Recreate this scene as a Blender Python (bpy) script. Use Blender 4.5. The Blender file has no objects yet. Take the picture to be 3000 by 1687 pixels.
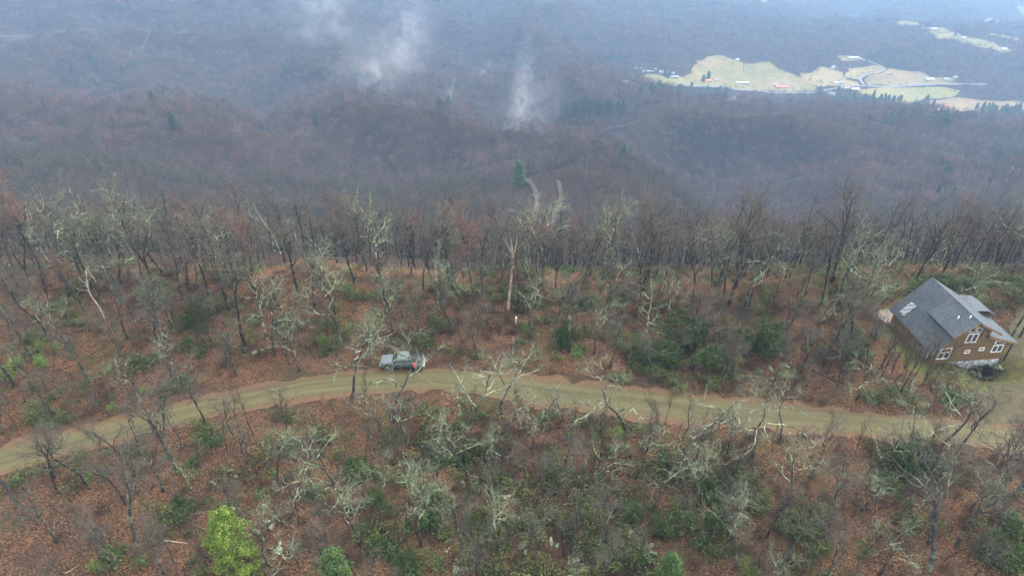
import bpy, bmesh, math, random
import numpy as np
from mathutils import Vector, Matrix, geometry as mgeo

# ------------------------------------------------------------------ camera
SC = bpy.context.scene
COL = SC.collection
CAMZ, PITCH, F, CX, CY = 62.0, math.radians(35), 2000.0, 1500.0, 843.5
SP, CP = math.sin(PITCH), math.cos(PITCH)
cam_d = bpy.data.cameras.new('camera'); cam = bpy.data.objects.new('camera', cam_d); COL.objects.link(cam)
cam_d.sensor_width = 36; cam_d.lens = 36 * F / 3000; cam_d.clip_start = 0.5; cam_d.clip_end = 20000
cam.location = (0, 0, CAMZ); cam.rotation_euler = (math.pi / 2 - PITCH, 0, 0)
SC.camera = cam
# ------------------------------------------------------------------ sky, sun, exposure
SUN_EL, SUN_AZ = math.radians(50), math.radians(48)      # azimuth measured from +Y towards +X
w = bpy.data.worlds.new("World"); SC.world = w; w.use_nodes = True
nt = w.node_tree; bg = nt.nodes['Background']
sky = nt.nodes.new('ShaderNodeTexSky'); sky.sky_type = 'NISHITA'; sky.sun_disc = False
sky.sun_elevation = SUN_EL; sky.sun_rotation = SUN_AZ; sky.air_density = 1.0; sky.dust_density = 4.0; sky.altitude = 900
hs_ = nt.nodes.new('ShaderNodeHueSaturation'); hs_.inputs['Saturation'].default_value = .10; nt.links.new(sky.outputs[0], hs_.inputs['Color']); nt.links.new(hs_.outputs[0], bg.inputs[0])  # overcast: a grey sky; bg.inputs[1].default_value = 0.05
sl = bpy.data.lights.new('sun', 'SUN'); sl.energy = 1.5; sl.angle = math.radians(25); sl.color = (1, .90, .76)
sun = bpy.data.objects.new('sun', sl); COL.objects.link(sun)
sd = Vector((math.sin(SUN_AZ) * math.cos(SUN_EL), math.cos(SUN_AZ) * math.cos(SUN_EL), math.sin(SUN_EL)))
sun.rotation_euler = sd.to_track_quat('Z', 'Y').to_euler()
vs = SC.view_settings; vs.view_transform = 'Standard'; vs.look = 'None'; vs.gamma = 1; vs.exposure = -0.36
SC.cycles.max_bounces = 4; SC.cycles.diffuse_bounces = 2; SC.cycles.glossy_bounces = 2
SC.cycles.transparent_max_bounces = 8; SC.cycles.volume_bounces = 1; SC.cycles.caustics_reflective = False
SC.cycles.use_denoising = True; SC.cycles.denoiser = 'OPENIMAGEDENOISE'; SC.cycles.denoising_input_passes = 'RGB_ALBEDO_NORMAL'
HAZE_D = 0.000185

# ------------------------------------------------------------------ terrain
def hash2(ix, iy, s):
    h = (ix.astype(np.int64) * 374761393 + iy.astype(np.int64) * 668265263 + s * 974634777) & 0xffffffff
    h = ((h ^ (h >> 13)) * 1274126177) & 0xffffffff
    return ((h ^ (h >> 16)) & 0xffff) / 65535.0
def vnoise(x, y, s=0):
    x0 = np.floor(x); y0 = np.floor(y); fx = x - x0; fy = y - y0
    fx = fx * fx * (3 - 2 * fx); fy = fy * fy * (3 - 2 * fy)
    a = hash2(x0, y0, s); b = hash2(x0 + 1, y0, s); c = hash2(x0, y0 + 1, s); d = hash2(x0 + 1, y0 + 1, s)
    return (a * (1 - fx) + b * fx) * (1 - fy) + (c * (1 - fx) + d * fx) * fy * 1.0
def fbm(x, y, s=0, o=4):
    r = 0; a = .5
    for i in range(o): r = r + a * (vnoise(x * 2 ** i + 17.3 * i, y * 2 ** i - 9.1 * i, s + i) - .5); a *= .5
    return r * 2
UC = np.array([-1.6, -1.0, -.7, -.35, 0, .35, .7, 1.0, 1.6])
PROF = [  # (Y, z) down each column u = x / Y
    [(90, 0), (125, -16), (200, -50), (300, -82), (400, -105), (560, -135), (750, -160), (950, -170), (1200, -160), (1500, -140), (2500, -80), (6000, -50)],
    [(90, 0), (125, -16), (200, -58), (300, -94), (450, -118), (600, -128), (640, -135), (800, -215), (950, -222), (1200, -215), (1500, -200), (2500, -140), (6000, -80)],
    [(92, 0), (125, -17), (200, -62), (300, -100), (450, -126), (590, -134), (630, -142), (790, -222), (950, -236), (1150, -238), (1400, -239), (1800, -215), (6000, -120)],
    [(92, 0), (125, -17), (200, -66), (300, -106), (400, -128), (540, -150), (580, -158), (720, -238), (950, -262), (1250, -270), (1600, -285), (2200, -270), (6000, -150)],
    [(90, 0), (122, -18), (200, -70), (300, -112), (380, -130), (430, -136), (460, -144), (560, -196), (640, -206), (850, -246), (1000, -268), (1150, -293), (1450, -318), (2150, -402), (2900, -420), (6000, -300)],
    [(90, 0), (122, -18), (200, -72), (300, -122), (400, -152), (560, -200), (740, -243), (900, -284), (1000, -315), (1150, -376), (1330, -392), (1460, -392), (1550, -385), (1750, -410), (2000, -460), (2900, -566), (4000, -560), (6000, -420)],
    [(92, 0), (124, -18), (200, -72), (300, -124), (420, -162), (560, -202), (800, -276), (1040, -366), (1160, -398), (1330, -402), (1450, -400), (1600, -392), (1900, -444), (2400, -566), (3500, -700), (4500, -690), (6000, -600)],
    [(92, 0), (124, -18), (200, -72), (300, -124), (420, -162), (560, -202), (800, -276), (1040, -366), (1200, -398), (1400, -402), (1650, -396), (1900, -444), (2400, -566), (3500, -700), (4500, -690), (6000, -600)],
    [(92, 0), (124, -18), (200, -70), (300, -118), (420, -150), (800, -250), (1200, -350), (1800, -390), (2400, -420), (3500, -480), (6000, -420)],
]
LY = np.linspace(math.log(20), math.log(6000), 700)
TAB = np.array([np.interp(np.exp(LY), [0] + [p[0] for p in pr], [0] + [p[1] for p in pr]) for pr in PROF])
ker = np.exp(-np.linspace(-2, 2, 11) ** 2); ker /= ker.sum()
TAB = np.array([np.convolve(np.pad(r, 5, mode='edge'), ker, 'valid') for r in TAB])
FU = np.linspace(-1.6, 1.6, 129)
T2 = np.array([np.interp(FU, UC, TAB[:, j]) for j in range(TAB.shape[1])]).T
k2 = np.exp(-np.linspace(-2, 2, 13) ** 2); k2 /= k2.sum()
T2 = np.array([np.convolve(np.pad(T2[:, j], 6, mode='edge'), k2, 'valid') for j in range(T2.shape[1])]).T
ROAD = [(-600, 1530, 1640), (-250, 1400, 1500), (0, 1304, 1398), (290, 1235, 1313), (582, 1165, 1235), (932, 1092, 1165), (1281, 1074, 1147),
        (1747, 1118, 1217), (2213, 1170, 1264), (2679, 1217, 1293), (2853, 1236, 1312), (3100, 1262, 1345), (3500, 1300, 1400)]
def flat(px, py, z=0.0):
    """ray of a photo pixel to the horizontal plane z"""
    v = CY - py; Yd = F * CP + v * SP; Zd = -F * SP + v * CP; s = (z - CAMZ) / Zd
    return ((px - CX) * s, Yd * s)
RT = np.array([flat(a, b) for a, b, c in ROAD]); RB = np.array([flat(a, c) for a, b, c in ROAD])
RC = (RT + RB) / 2; RW = np.linalg.norm(RT - RB, axis=1) / 2
def resample(P, n):
    d = np.r_[0, np.cumsum(np.linalg.norm(np.diff(P[:, :2], axis=0), axis=1))]; t = np.linspace(0, d[-1], n)
    Q = np.array([np.interp(t, d, P[:, k]) for k in range(P.shape[1])]).T
    kk = np.exp(-np.linspace(-2, 2, 21) ** 2); kk /= kk.sum()
    if n > 60: Q = np.array([np.convolve(np.pad(Q[:, k], 10, mode='reflect', reflect_type='odd'), kk, 'valid') for k in range(Q.shape[1])]).T
    return Q
RCL = resample(np.c_[RC, RW], 260)
DRIVE = resample(np.array([flat(2900, 1280) + (2.4,), flat(2945, 1200) + (2.6,), flat(2985, 1120) + (3.0,), flat(3030, 1040) + (4.0,), flat(3090, 960) + (5.0,), flat(3200, 900) + (5,)]), 60)
def dist_line(x, y, L):
    x = np.atleast_1d(x); y = np.atleast_1d(y); best = np.full(x.shape, 1e9); wd = np.zeros(x.shape)
    for a in L[::2]:
        d = np.hypot(x - a[0], y - a[1]); m = d < best; best[m] = d[m]; wd[m] = a[2]
    return best, wd
def sstep(a, b, x):
    t = np.clip((x - a) / (b - a), 0, 1); return t * t * (3 - 2 * t)
HOUSE_C = (61.5, 75.0)
def terr(x, y):
    x = np.atleast_1d(np.asarray(x, float)); y = np.atleast_1d(np.asarray(y, float))
    Y = np.maximum(y, 20.0)
    u = np.clip(x / np.maximum(Y, 70), -1.59, 1.59); ly = np.clip((np.log(Y) - LY[0]) / (LY[1] - LY[0]), 0, 698.99)
    fu = (u + 1.6) / (FU[1] - FU[0]); fu = np.clip(fu, 0, 127.99)
    i = fu.astype(int); j = ly.astype(int); a = fu - i; b = ly - j
    z = (T2[i, j] * (1 - a) + T2[i + 1, j] * a) * (1 - b) + (T2[i, j + 1] * (1 - a) + T2[i + 1, j + 1] * a) * b
    valley = sstep(850, 1150, Y) * (1 - sstep(1650, 2000, Y)) * sstep(.1, .25, u)
    rid = (1 - np.abs(fbm(x / 300 + 3.3, y / 250, 5, 4)) * 2.2)      # sharp spurs and ravines
    z = z + (rid - .55) * 62 * sstep(180, 560, Y) * (1 - .88 * valley) + fbm(x / 110, y / 110, 8, 3) * 16 * sstep(180, 500, Y) * (1 - .85 * valley)
    z = z + fbm(x / 45, y / 45, 11, 3) * 5 * sstep(95, 220, Y) * (1 - .8 * valley)
    near = 1 - sstep(110, 200, Y)
    dr, wd = dist_line(x, y, RCL); dd, wd2 = dist_line(x, y, DRIVE)
    dh = np.hypot(x - HOUSE_C[0], (y - HOUSE_C[1]) * .9)
    damp = sstep(3.2, 9, dr) * sstep(3, 8, dd) * sstep(8, 15, dh)
    z = z + near * damp * (fbm(x / 14, y / 14, 21, 4) * 2.6 + fbm(x / 3.5, y / 3.5, 31, 2) * .5)
    z = z + 4.4 * np.exp(-(((x + 32) / 9) ** 2 + ((y - 90) / 7) ** 2)) + 1.6 * np.exp(-(((x + 70) / 15) ** 2 + ((y - 80) / 8) ** 2))
    bank = np.exp(-((dr - 4.3) / 1.5) ** 2) * near
    z = z + .5 * bank * damp
    z = z - 2.1 * np.exp(-((x - 65.2) / 3.8) ** 4 - ((y - 69.8) / 2.6) ** 2)
    z = z + .012 * np.clip(60 - Y, 0, 60) ** 1.2 * near
    return z
def ground(px, py, lift=0.0):
    v = CY - py; Yd = F * CP + v * SP; Zd = -F * SP + v * CP; u = (px - CX) / Yd; t = Zd / Yd
    s = np.exp(np.linspace(math.log(28), math.log(5500), 1400)); h = CAMZ + t * s - terr(u * s, s)
    k = np.argmax(h < lift)
    if h[k] >= lift: return Vector((u * 3000, 3000, float(terr(u * 3000, 3000)[0])))
    a = h[k - 1] - lift; b = h[k] - lift; ss = s[k - 1] + (s[k] - s[k - 1]) * a / (a - b)
    return Vector((u * ss, ss, float(terr(u * ss, ss)[0])))
def project(p):
    X, Y, Z = p[0], p[1], p[2] - CAMZ; d = Y * CP - Z * SP; up = Y * SP + Z * CP
    return CX + F * X / d, CY - F * up / d
def height_for(p, ty):
    v = (CY - ty) / F; # up/d = v ; up = Y*SP+Z*CP ; d = Y*CP - Z*SP
    Z = p[1] * (v * CP - SP) / (CP + v * SP); return Z + CAMZ - p[2]

# ------------------------------------------------------------------ mesh helpers
def link(o, parent=None):
    COL.objects.link(o)
    if parent: o.parent = parent
    return o
def np_mesh(name, verts, tris, mats, midx=None, smooth=True):
    verts = np.ascontiguousarray(verts, np.float32); tris = np.ascontiguousarray(tris, np.int32)
    me = bpy.data.meshes.new(name); me.vertices.add(len(verts)); me.vertices.foreach_set('co', verts.ravel())
    n = tris.shape[0]; k = tris.shape[1]
    me.loops.add(n * k); me.loops.foreach_set('vertex_index', tris.ravel())
    me.polygons.add(n); me.polygons.foreach_set('loop_start', np.arange(0, n * k, k, dtype=np.int32))
    if midx is not None: me.polygons.foreach_set('material_index', np.ascontiguousarray(midx, np.int32))
    me.polygons.foreach_set('use_smooth', np.full(n, smooth))
    for m in mats: me.materials.append(m)
    me.update(calc_edges=True); return me
def tag(o, label=None, cat=None, group=None, kind=None):
    if label: o['label'] = label
    if cat: o['category'] = cat
    if group: o['group'] = group
    if kind: o['kind'] = kind
    return o
def empty(name, loc=(0, 0, 0), rz=0, s=1):
    o = bpy.data.objects.new(name, None); COL.objects.link(o); o.location = loc; o.rotation_euler = (0, 0, rz); o.scale = (s, s, s)
    o.empty_display_size = .3; return o
class MB:
    def __init__(s): s.v = []; s.f = []; s.m = []
    def add(s, v, f, m=0):
        b = len(s.v); s.v += [tuple(p) for p in v]; s.f += [tuple(i + b for i in q) for q in f]; s.m += [m] * len(f)
    def box(s, c, d, rz=0, m=0, rx=0, ry=0, taper=1.0):
        R = Matrix.Rotation(rz, 3, 'Z') @ Matrix.Rotation(ry, 3, 'Y') @ Matrix.Rotation(rx, 3, 'X'); v = []
        for z in (-1, 1):
            k = taper if z > 0 else 1
            for x, y in ((-1, -1), (1, -1), (1, 1), (-1, 1)): v.append(Vector(c) + R @ Vector((x * d[0] / 2 * k, y * d[1] / 2 * k, z * d[2] / 2)))
        s.add(v, [(3, 2, 1, 0), (4, 5, 6, 7), (0, 1, 5, 4), (1, 2, 6, 5), (2, 3, 7, 6), (3, 0, 4, 7)], m)
    def cyl(s, a, b, r, r2=None, n=10, m=0):
        a = Vector(a); b = Vector(b); r2 = r if r2 is None else r2; q = (b - a).to_track_quat('Z', 'Y'); v = []
        for p, rr in ((a, r), (b, r2)):
            for i in range(n): v.append(p + q @ Vector((rr * math.cos(2 * math.pi * i / n), rr * math.sin(2 * math.pi * i / n), 0)))
        s.add(v, [tuple(range(n))[::-1], tuple(range(n, 2 * n))] + [(i, (i + 1) % n, n + (i + 1) % n, n + i) for i in range(n)], m)
    def slab(s, pts, th, m=0):
        """polygon pts (3D, ccw from above) thickened downward"""
        n = len(pts); v = [tuple(p) for p in pts] + [(p[0], p[1], p[2] - th) for p in pts]
        s.add(v, [tuple(range(n)), tuple(range(n, 2 * n))[::-1]] + [((i + 1) % n, i, n + i, n + (i + 1) % n) for i in range(n)], m)
    def build(s, name, mats, parent=None, bevel=0, smooth=False):
        me = bpy.data.meshes.new(name); me.from_pydata(s.v, [], s.f)
        mats = mats if isinstance(mats, (list, tuple)) else [mats]
        for m in mats: me.materials.append(m)
        me.polygons.foreach_set('material_index', s.m); me.polygons.foreach_set('use_smooth', [smooth] * len(s.f)); me.update()
        o = link(bpy.data.objects.new(name, me), parent)
        if bevel:
            b = o.modifiers.new('bevel', 'BEVEL'); b.width = bevel; b.segments = 2; b.limit_method = 'ANGLE'
        return o

# ------------------------------------------------------------------ materials
def mat(name, col=(.5, .5, .5), rough=.8, spec=.3, metal=0):
    m = bpy.data.materials.new(name); m.use_nodes = True; b = m.node_tree.nodes['Principled BSDF']
    b.inputs['Base Color'].default_value = (*col, 1); b.inputs['Roughness'].default_value = rough
    b.inputs['Specular IOR Level'].default_value = spec; b.inputs['Metallic'].default_value = metal
    return m
class NT:
    def __init__(s, m): s.t = m.node_tree; s.b = s.t.nodes.get('Principled BSDF')
    def n(s, typ, **k):
        o = s.t.nodes.new(typ)
        for a, v in k.items(): setattr(o, a, v)
        return o
    def l(s, a, b): s.t.links.new(a, b)
    def coord(s, kind='Object', scale=(1, 1, 1)):
        c = s.n('ShaderNodeTexCoord'); mp = s.n('ShaderNodeMapping'); mp.inputs['Scale'].default_value = scale
        s.l(c.outputs[kind], mp.inputs[0]); return mp.outputs[0]
    def pos(s): return s.n('ShaderNodeNewGeometry').outputs['Position']
    def noise(s, vec, scale, detail=4, rough=.6, dist=0):
        o = s.n('ShaderNodeTexNoise'); o.inputs['Scale'].default_value = scale; o.inputs['Detail'].default_value = detail
        o.inputs['Roughness'].default_value = rough; o.inputs['Distortion'].default_value = dist; s.l(vec, o.inputs['Vector']); return o.outputs['Fac']
    def ramp(s, fac, stops, interp='LINEAR'):
        r = s.n('ShaderNodeValToRGB'); r.color_ramp.interpolation = interp; e = r.color_ramp.elements
        while len(e) < len(stops): e.new(.5)
        for i, (p, c) in enumerate(stops):
            e[i].position = p; e[i].color = (*c, 1) if hasattr(c, '__len__') else (c, c, c, 1)
        s.l(fac, r.inputs[0]); return r.outputs[0]
    def mix(s, fac, a, b, mode='MIX'):
        o = s.n('ShaderNodeMix', data_type='RGBA', blend_type=mode)
        for v, i in ((fac, 0), (a, 6), (b, 7)):
            if hasattr(v, 'links'): s.l(v, o.inputs[i])
            elif i == 0: o.inputs[0].default_value = v
            else: o.inputs[i].default_value = (*v, 1)
        return o.outputs[2]
    def math(s, op, a, b=0.0, clamp=False):
        o = s.n('ShaderNodeMath', operation=op, use_clamp=clamp)
        for v, i in ((a, 0), (b, 1)):
            if hasattr(v, 'links'): s.l(v, o.inputs[i])
            else: o.inputs[i].default_value = v
        return o.outputs[0]
    def bump(s, h, strength=.5, dist=.1):
        o = s.n('ShaderNodeBump'); o.inputs['Strength'].default_value = strength; o.inputs['Distance'].default_value = dist
        s.l(h, o.inputs['Height']); s.l(o.outputs[0], s.b.inputs['Normal'])
    def base(s, c): s.l(c, s.b.inputs['Base Color'])

def m_ground():
    m = mat('leaf_litter', rough=.95, spec=.1); t = NT(m); p = t.coord()
    leaf = t.n('ShaderNodeTexVoronoi'); leaf.inputs['Scale'].default_value = 6.5; t.l(p, leaf.inputs['Vector'])
    sep = t.n('ShaderNodeSeparateColor'); t.l(leaf.outputs['Color'], sep.inputs[0])
    lc = t.ramp(sep.outputs[0], [(0, (.024, .016, .011)), (.3, (.065, .034, .019)), (.55, (.150, .072, .034)), (.8, (.25, .122, .055)), (1, (.34, .21, .12))])
    soil = t.ramp(t.noise(p, 3.0, 6, .7), [(.3, (.030, .022, .017)), (.7, (.085, .055, .038))])  # bare soil, its colour deepened to carry shadow contrast in the gaps
    n1 = t.ramp(t.noise(p, .16, 6, .7), [(.38, 0), (.66, 1)])
    c = t.mix(t.math('MULTIPLY', n1, .85), soil, lc)
    n3 = t.ramp(t.noise(p, .55, 4, .7), [(.42, 0), (.66, 1)])
    c = t.mix(t.math('MULTIPLY', n3, .55), c, soil)
    moss = t.ramp(t.noise(p, 1.6, 5, .6), [(.3, (.030, .038, .013)), (.7, (.095, .105, .035))])
    n2 = t.ramp(t.noise(t.coord(scale=(1, 1, 1)), .11, 5, .7, .4), [(.50, 0), (.66, 1)])
    c = t.mix(t.math('MULTIPLY', n2, .7), c, moss)
    # far hillsides: duller litter, shade between the crowns put into its colour
    sp = t.n('ShaderNodeSeparateXYZ'); t.l(p, sp.inputs[0])
    far = t.n('ShaderNodeMapRange'); far.inputs[1].default_value = 95; far.inputs[2].default_value = 116; t.l(sp.outputs[1], far.inputs[0])
    fl = t.ramp(t.noise(p, .03, 6, .7), [(.3, (.022, .016, .014)), (.55, (.042, .026, .020)), (.75, (.030, .026, .018))])
    c = t.mix(far.outputs[0], c, fl)
    t.base(c); t.bump(t.noise(p, 5, 5, .8), .8, .25); return m
def m_grass(name, a, b, d, sc=.5):
    m = mat(name, rough=.95, spec=.1); t = NT(m); p = t.coord()
    c = t.ramp(t.noise(p, sc, 6, .7, .3), [(.30, a), (.5, b), (.70, d)])
    f = t.ramp(t.noise(p, sc * 9, 3, .7), [(.3, .72), (.7, 1.25)])
    t.base(t.mix(1, c, f, 'MULTIPLY')); t.bump(t.noise(p, 6, 4, .8), .5, .15); return m
def m_road():
    m = mat('gravel_road', rough=.8, spec=.25); t = NT(m); uv = t.coord('UV', (1, 1, 1)); p = t.coord()
    mp = t.coord('UV', (.06, 1.4, 1)); st = t.noise(mp, 3.0, 5, .65, .2)
    c = t.ramp(st, [(.3, (.052, .046, .020)), (.5, (.085, .074, .031)), (.7, (.118, .100, .044))])
    spk = t.ramp(t.noise(p, 7, 4, .8), [(.3, .70), (.7, 1.28)]); c = t.mix(1, c, spk, 'MULTIPLY')
    g = t.ramp(t.noise(p, .35, 5, .7), [(.5, 0), (.7, 1)]); c = t.mix(t.math('MULTIPLY', g, .5), c, (.075, .085, .03))
    s = t.n('ShaderNodeSeparateXYZ'); t.l(uv, s.inputs[0])
    # two wheel tracks, paler, and dirty edges
    dx = t.math('ABSOLUTE', t.math('SUBTRACT', t.math('ABSOLUTE', t.math('SUBTRACT', s.outputs[1], .5)), .19))
    tr = t.n('ShaderNodeMapRange'); tr.inputs[1].default_value = .10; tr.inputs[2].default_value = 0.0; t.l(dx, tr.inputs[0])
    c = t.mix(t.math('MULTIPLY', tr.outputs[0], .45), c, (.125, .104, .050))
    e = t.n('ShaderNodeMapRange'); e.inputs[1].default_value = .26; e.inputs[2].default_value = .46
    t.l(t.math('ADD', t.math('ABSOLUTE', t.math('SUBTRACT', s.outputs[1], .5)), t.math('MULTIPLY', t.math('SUBTRACT', t.noise(p, 1.3, 4, .8), .5), .22)), e.inputs[0])
    c = t.mix(e.outputs[0], c, t.ramp(t.noise(p, 4, 3, .8), [(.35, (.07, .045, .025)), (.65, (.16, .08, .04))]))
    t.base(c); t.bump(t.noise(p, 9, 4, .8), .4, .05); return m
def m_bark(name, dark, lich, lo, hi, sc=1.2):
    m = mat(name, rough=.92, spec=.15); t = NT(m); p = t.coord()
    oi = t.n('ShaderNodeObjectInfo'); va = t.n('ShaderNodeVectorMath', operation='ADD'); cx = t.n('ShaderNodeCombineXYZ')
    t.l(t.math('MULTIPLY', oi.outputs['Random'], 40), cx.inputs[0]); t.l(p, va.inputs[0]); t.l(cx.outputs[0], va.inputs[1])
    n = t.noise(va.outputs[0], sc, 5, .7, .3); f = t.ramp(n, [(lo, 0), (hi, 1)])
    d2 = t.ramp(t.noise(va.outputs[0], 7, 3, .7), [(.3, tuple(c * .55 for c in dark)), (.7, tuple(c * 1.5 for c in dark))])
    l2 = t.ramp(t.noise(va.outputs[0], 5, 3, .7), [(.3, tuple(c * .7 for c in lich)), (.7, tuple(min(1, c * 1.25) for c in lich))])
    t.base(t.mix(f, d2, l2)); t.bump(t.noise(va.outputs[0], 12, 3, .8), .5, .03); return m
def m_twig(name, cols, wscale=.02, kr=.5, kn=1.0):
    m = mat(name, rough=.95, spec=.05); t = NT(m)
    oi = t.n('ShaderNodeObjectInfo'); n = t.noise(t.pos(), wscale, 3, .6)
    f = t.math('ADD', t.math('MULTIPLY', oi.outputs['Random'], kr), t.math('MULTIPLY', t.math('SUBTRACT', n, .25 + .1 * (kr > .6)), kn))
    t.base(t.ramp(f, [(i / (len(cols) - 1), c) for i, c in enumerate(cols)])); return m
def m_leaf(name, a, b, c=None):
    m = mat(name, rough=.5, spec=.35); t = NT(m); p = t.coord()
    oi = t.n('ShaderNodeObjectInfo')
    col = t.ramp(t.noise(p, 1.4, 3, .7), [(.3, a), (.55, b), (.75, c or b)])
    k = t.ramp(oi.outputs['Random'], [(0, .75), (1, 1.3)]); t.base(t.mix(1, col, k, 'MULTIPLY')); return m
def m_speck(name, a, b, sc, rough=.8, bump=.3, spec=.3, metal=0):
    m = mat(name, rough=rough, spec=spec, metal=metal); t = NT(m); p = t.coord()
    t.base(t.ramp(t.noise(p, sc, 5, .75), [(.32, a), (.68, b)]))
    if bump: t.bump(t.noise(p, sc * 1.5, 4, .8), bump, .03)
    return m
M = {}
M['ground'] = m_ground(); M['road'] = m_road()
M['yard'] = m_grass('yard_grass', (.060, .045, .026), (.085, .082, .030), (.115, .12, .034), .35)
M['drive'] = m_grass('driveway_gravel', (.055, .047, .028), (.082, .072, .042), (.105, .093, .055), .6)
M['lich'] = m_bark('lichen_bark', (.048, .044, .036), (.31, .37, .225), .43, .58)
M['dark'] = m_bark('dark_bark', (.028, .025, .022), (.17, .20, .13), .52, .68)
M['mid'] = m_bark('grey_bark', (.042, .038, .033), (.185, .205, .145), .48, .66)
M['fbark'] = mat('far_bark', (.075, .068, .06), .95, .05)
M['bare'] = m_bark('stripped_wood', (.22, .16, .11), (.48, .41, .31), .36, .6, .8)
M['tw_grey'] = m_twig('grey_twigs', [(.065, .056, .047), (.125, .113, .090), (.095, .074, .064)], .02, .8, .6)
M['tw_lich'] = m_twig('lichen_twigs', [(.09, .095, .07), (.17, .195, .125), (.105, .10, .08)], .02, .8, .6)
M['tw_red'] = m_twig('red_budded_twigs', [(.15, .095, .076), (.195, .112, .088), (.15, .115, .095)])
M['tw_brown'] = m_twig('brush_twigs', [(.070, .045, .032), (.115, .080, .058), (.09, .050, .034)], .08)
M['tw_far'] = m_twig('far_twigs', [(.030, .030, .026), (.066, .052, .050), (.115, .088, .084), (.070, .074, .054), (.150, .098, .092), (.185, .150, .135), (.215, .105, .090)], .010, 1.0, .6)
M['rhodo'] = m_leaf('evergreen_shrub_leaves', (.022, .042, .010), (.055, .095, .020), (.115, .155, .032))
M['laurel'] = m_leaf('laurel_leaves', (.050, .062, .020), (.095, .112, .030), (.15, .150, .045))
M['bright'] = m_leaf('low_green_leaves', (.06, .12, .02), (.13, .22, .035), (.20, .27, .05))
M['lime'] = m_leaf('lime_green_needles', (.075, .125, .018), (.15, .225, .026), (.25, .32, .04))
M['pine'] = m_leaf('pine_needles', (.035, .07, .018), (.07, .125, .03), (.11, .17, .04))
M['pine2'] = m_leaf('conifer_green', (.030, .085, .024), (.055, .14, .036), (.08, .19, .045))
M['fpine'] = m_leaf('dark_conifer_needles', (.020, .050, .018), (.045, .095, .03), (.07, .13, .04))
M['rock'] = m_bark('lichened_rock', (.09, .09, .078), (.27, .31, .20), .40, .55, 2.0)

# ------------------------------------------------------------------ terrain mesh
def axis(segs):
    out = [segs[0][0]]
    for a, b, st in segs:
        n = max(1, int(round((b - a) / st))); out += list(np.linspace(a, b, n + 1)[1:])
    return np.array(out)
AX = axis([(-6000, -2400, 200), (-2400, -900, 30), (-900, -240, 12), (-240, -95, 4), (-95, 95, 1.0), (95, 240, 4), (240, 900, 12), (900, 2400, 16), (2400, 6000, 200)])
AY = axis([(-1500, -200, 100), (-200, 20, 10), (20, 105, 1.0), (105, 260, 3), (260, 700, 8), (700, 1000, 12), (1000, 1700, 10), (1700, 2600, 18), (2600, 5500, 90)])
GX, GY = np.meshgrid(AX, AY); GZ = terr(GX.ravel(), GY.ravel()).reshape(GX.shape)
def gz(x, y):
    """height of the terrain mesh itself"""
    x = np.atleast_1d(x); y = np.atleast_1d(y)
    i = np.clip(np.searchsorted(AX, x) - 1, 0, len(AX) - 2); j = np.clip(np.searchsorted(AY, y) - 1, 0, len(AY) - 2)
    a = (x - AX[i]) / (AX[i + 1] - AX[i]); b = (y - AY[j]) / (AY[j + 1] - AY[j])
    return (GZ[j, i] * (1 - a) + GZ[j, i + 1] * a) * (1 - b) + (GZ[j + 1, i] * (1 - a) + GZ[j + 1, i + 1] * a) * b
nx, ny = len(AX), len(AY)
idx = np.arange(nx * ny).reshape(ny, nx)
quads = np.stack([idx[:-1, :-1], idx[:-1, 1:], idx[1:, 1:], idx[1:, :-1]], -1).reshape(-1, 4)
gme = np_mesh('ground', np.stack([GX, GY, GZ], -1).reshape(-1, 3), quads, [M['ground']])
gob = tag(link(bpy.data.objects.new('ground', gme)), kind='structure')

def ribbon(name, L, material, lift=.05, jitter=.25, nacross=6, skip=None):
    """a strip draped on the ground along centre line L = (x, y, halfwidth)"""
    n = len(L); T = np.gradient(L[:, :2], axis=0); T /= np.linalg.norm(T, axis=1)[:, None]; N = np.c_[-T[:, 1], T[:, 0]]
    d = np.r_[0, np.cumsum(np.linalg.norm(np.diff(L[:, :2], axis=0), axis=1))]
    V = []; UVc = []
    for k in range(nacross + 1):
        s = k / nacross * 2 - 1
        wj = 1 + (jitter * (fbm(d / 2.2, d * 0 + 7 + s, 3, 3)) if abs(s) == 1 else 0)
        P = L[:, :2] + N * (L[:, 2] * s * wj)[:, None]
        V.append(np.c_[P, gz(P[:, 0], P[:, 1]) + lift]); UVc.append(np.c_[d / 4.0, np.full(n, k / nacross)])
    V = np.array(V); I = np.arange((nacross + 1) * n).reshape(nacross + 1, n)
    q = np.stack([I[:-1, :-1], I[1:, :-1], I[1:, 1:], I[:-1, 1:]], -1).reshape(-1, 4)[:, ::-1]
    me = np_mesh(name, V.reshape(-1, 3), q, [material]); uv = me.uv_layers.new(name='UVMap')
    li = np.empty(len(me.loops), np.int32); me.loops.foreach_get('vertex_index', li)
    uv.data.foreach_set('uv', np.array(UVc).reshape(-1, 2)[li].ravel().astype(np.float32))
    return tag(link(bpy.data.objects.new(name, me)), kind='structure')
ribbon('gravel_road', resample(RCL, 520), M['road'], .06, .45)
ribbon('driveway', DRIVE, M['drive'], .045, .2)

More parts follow.
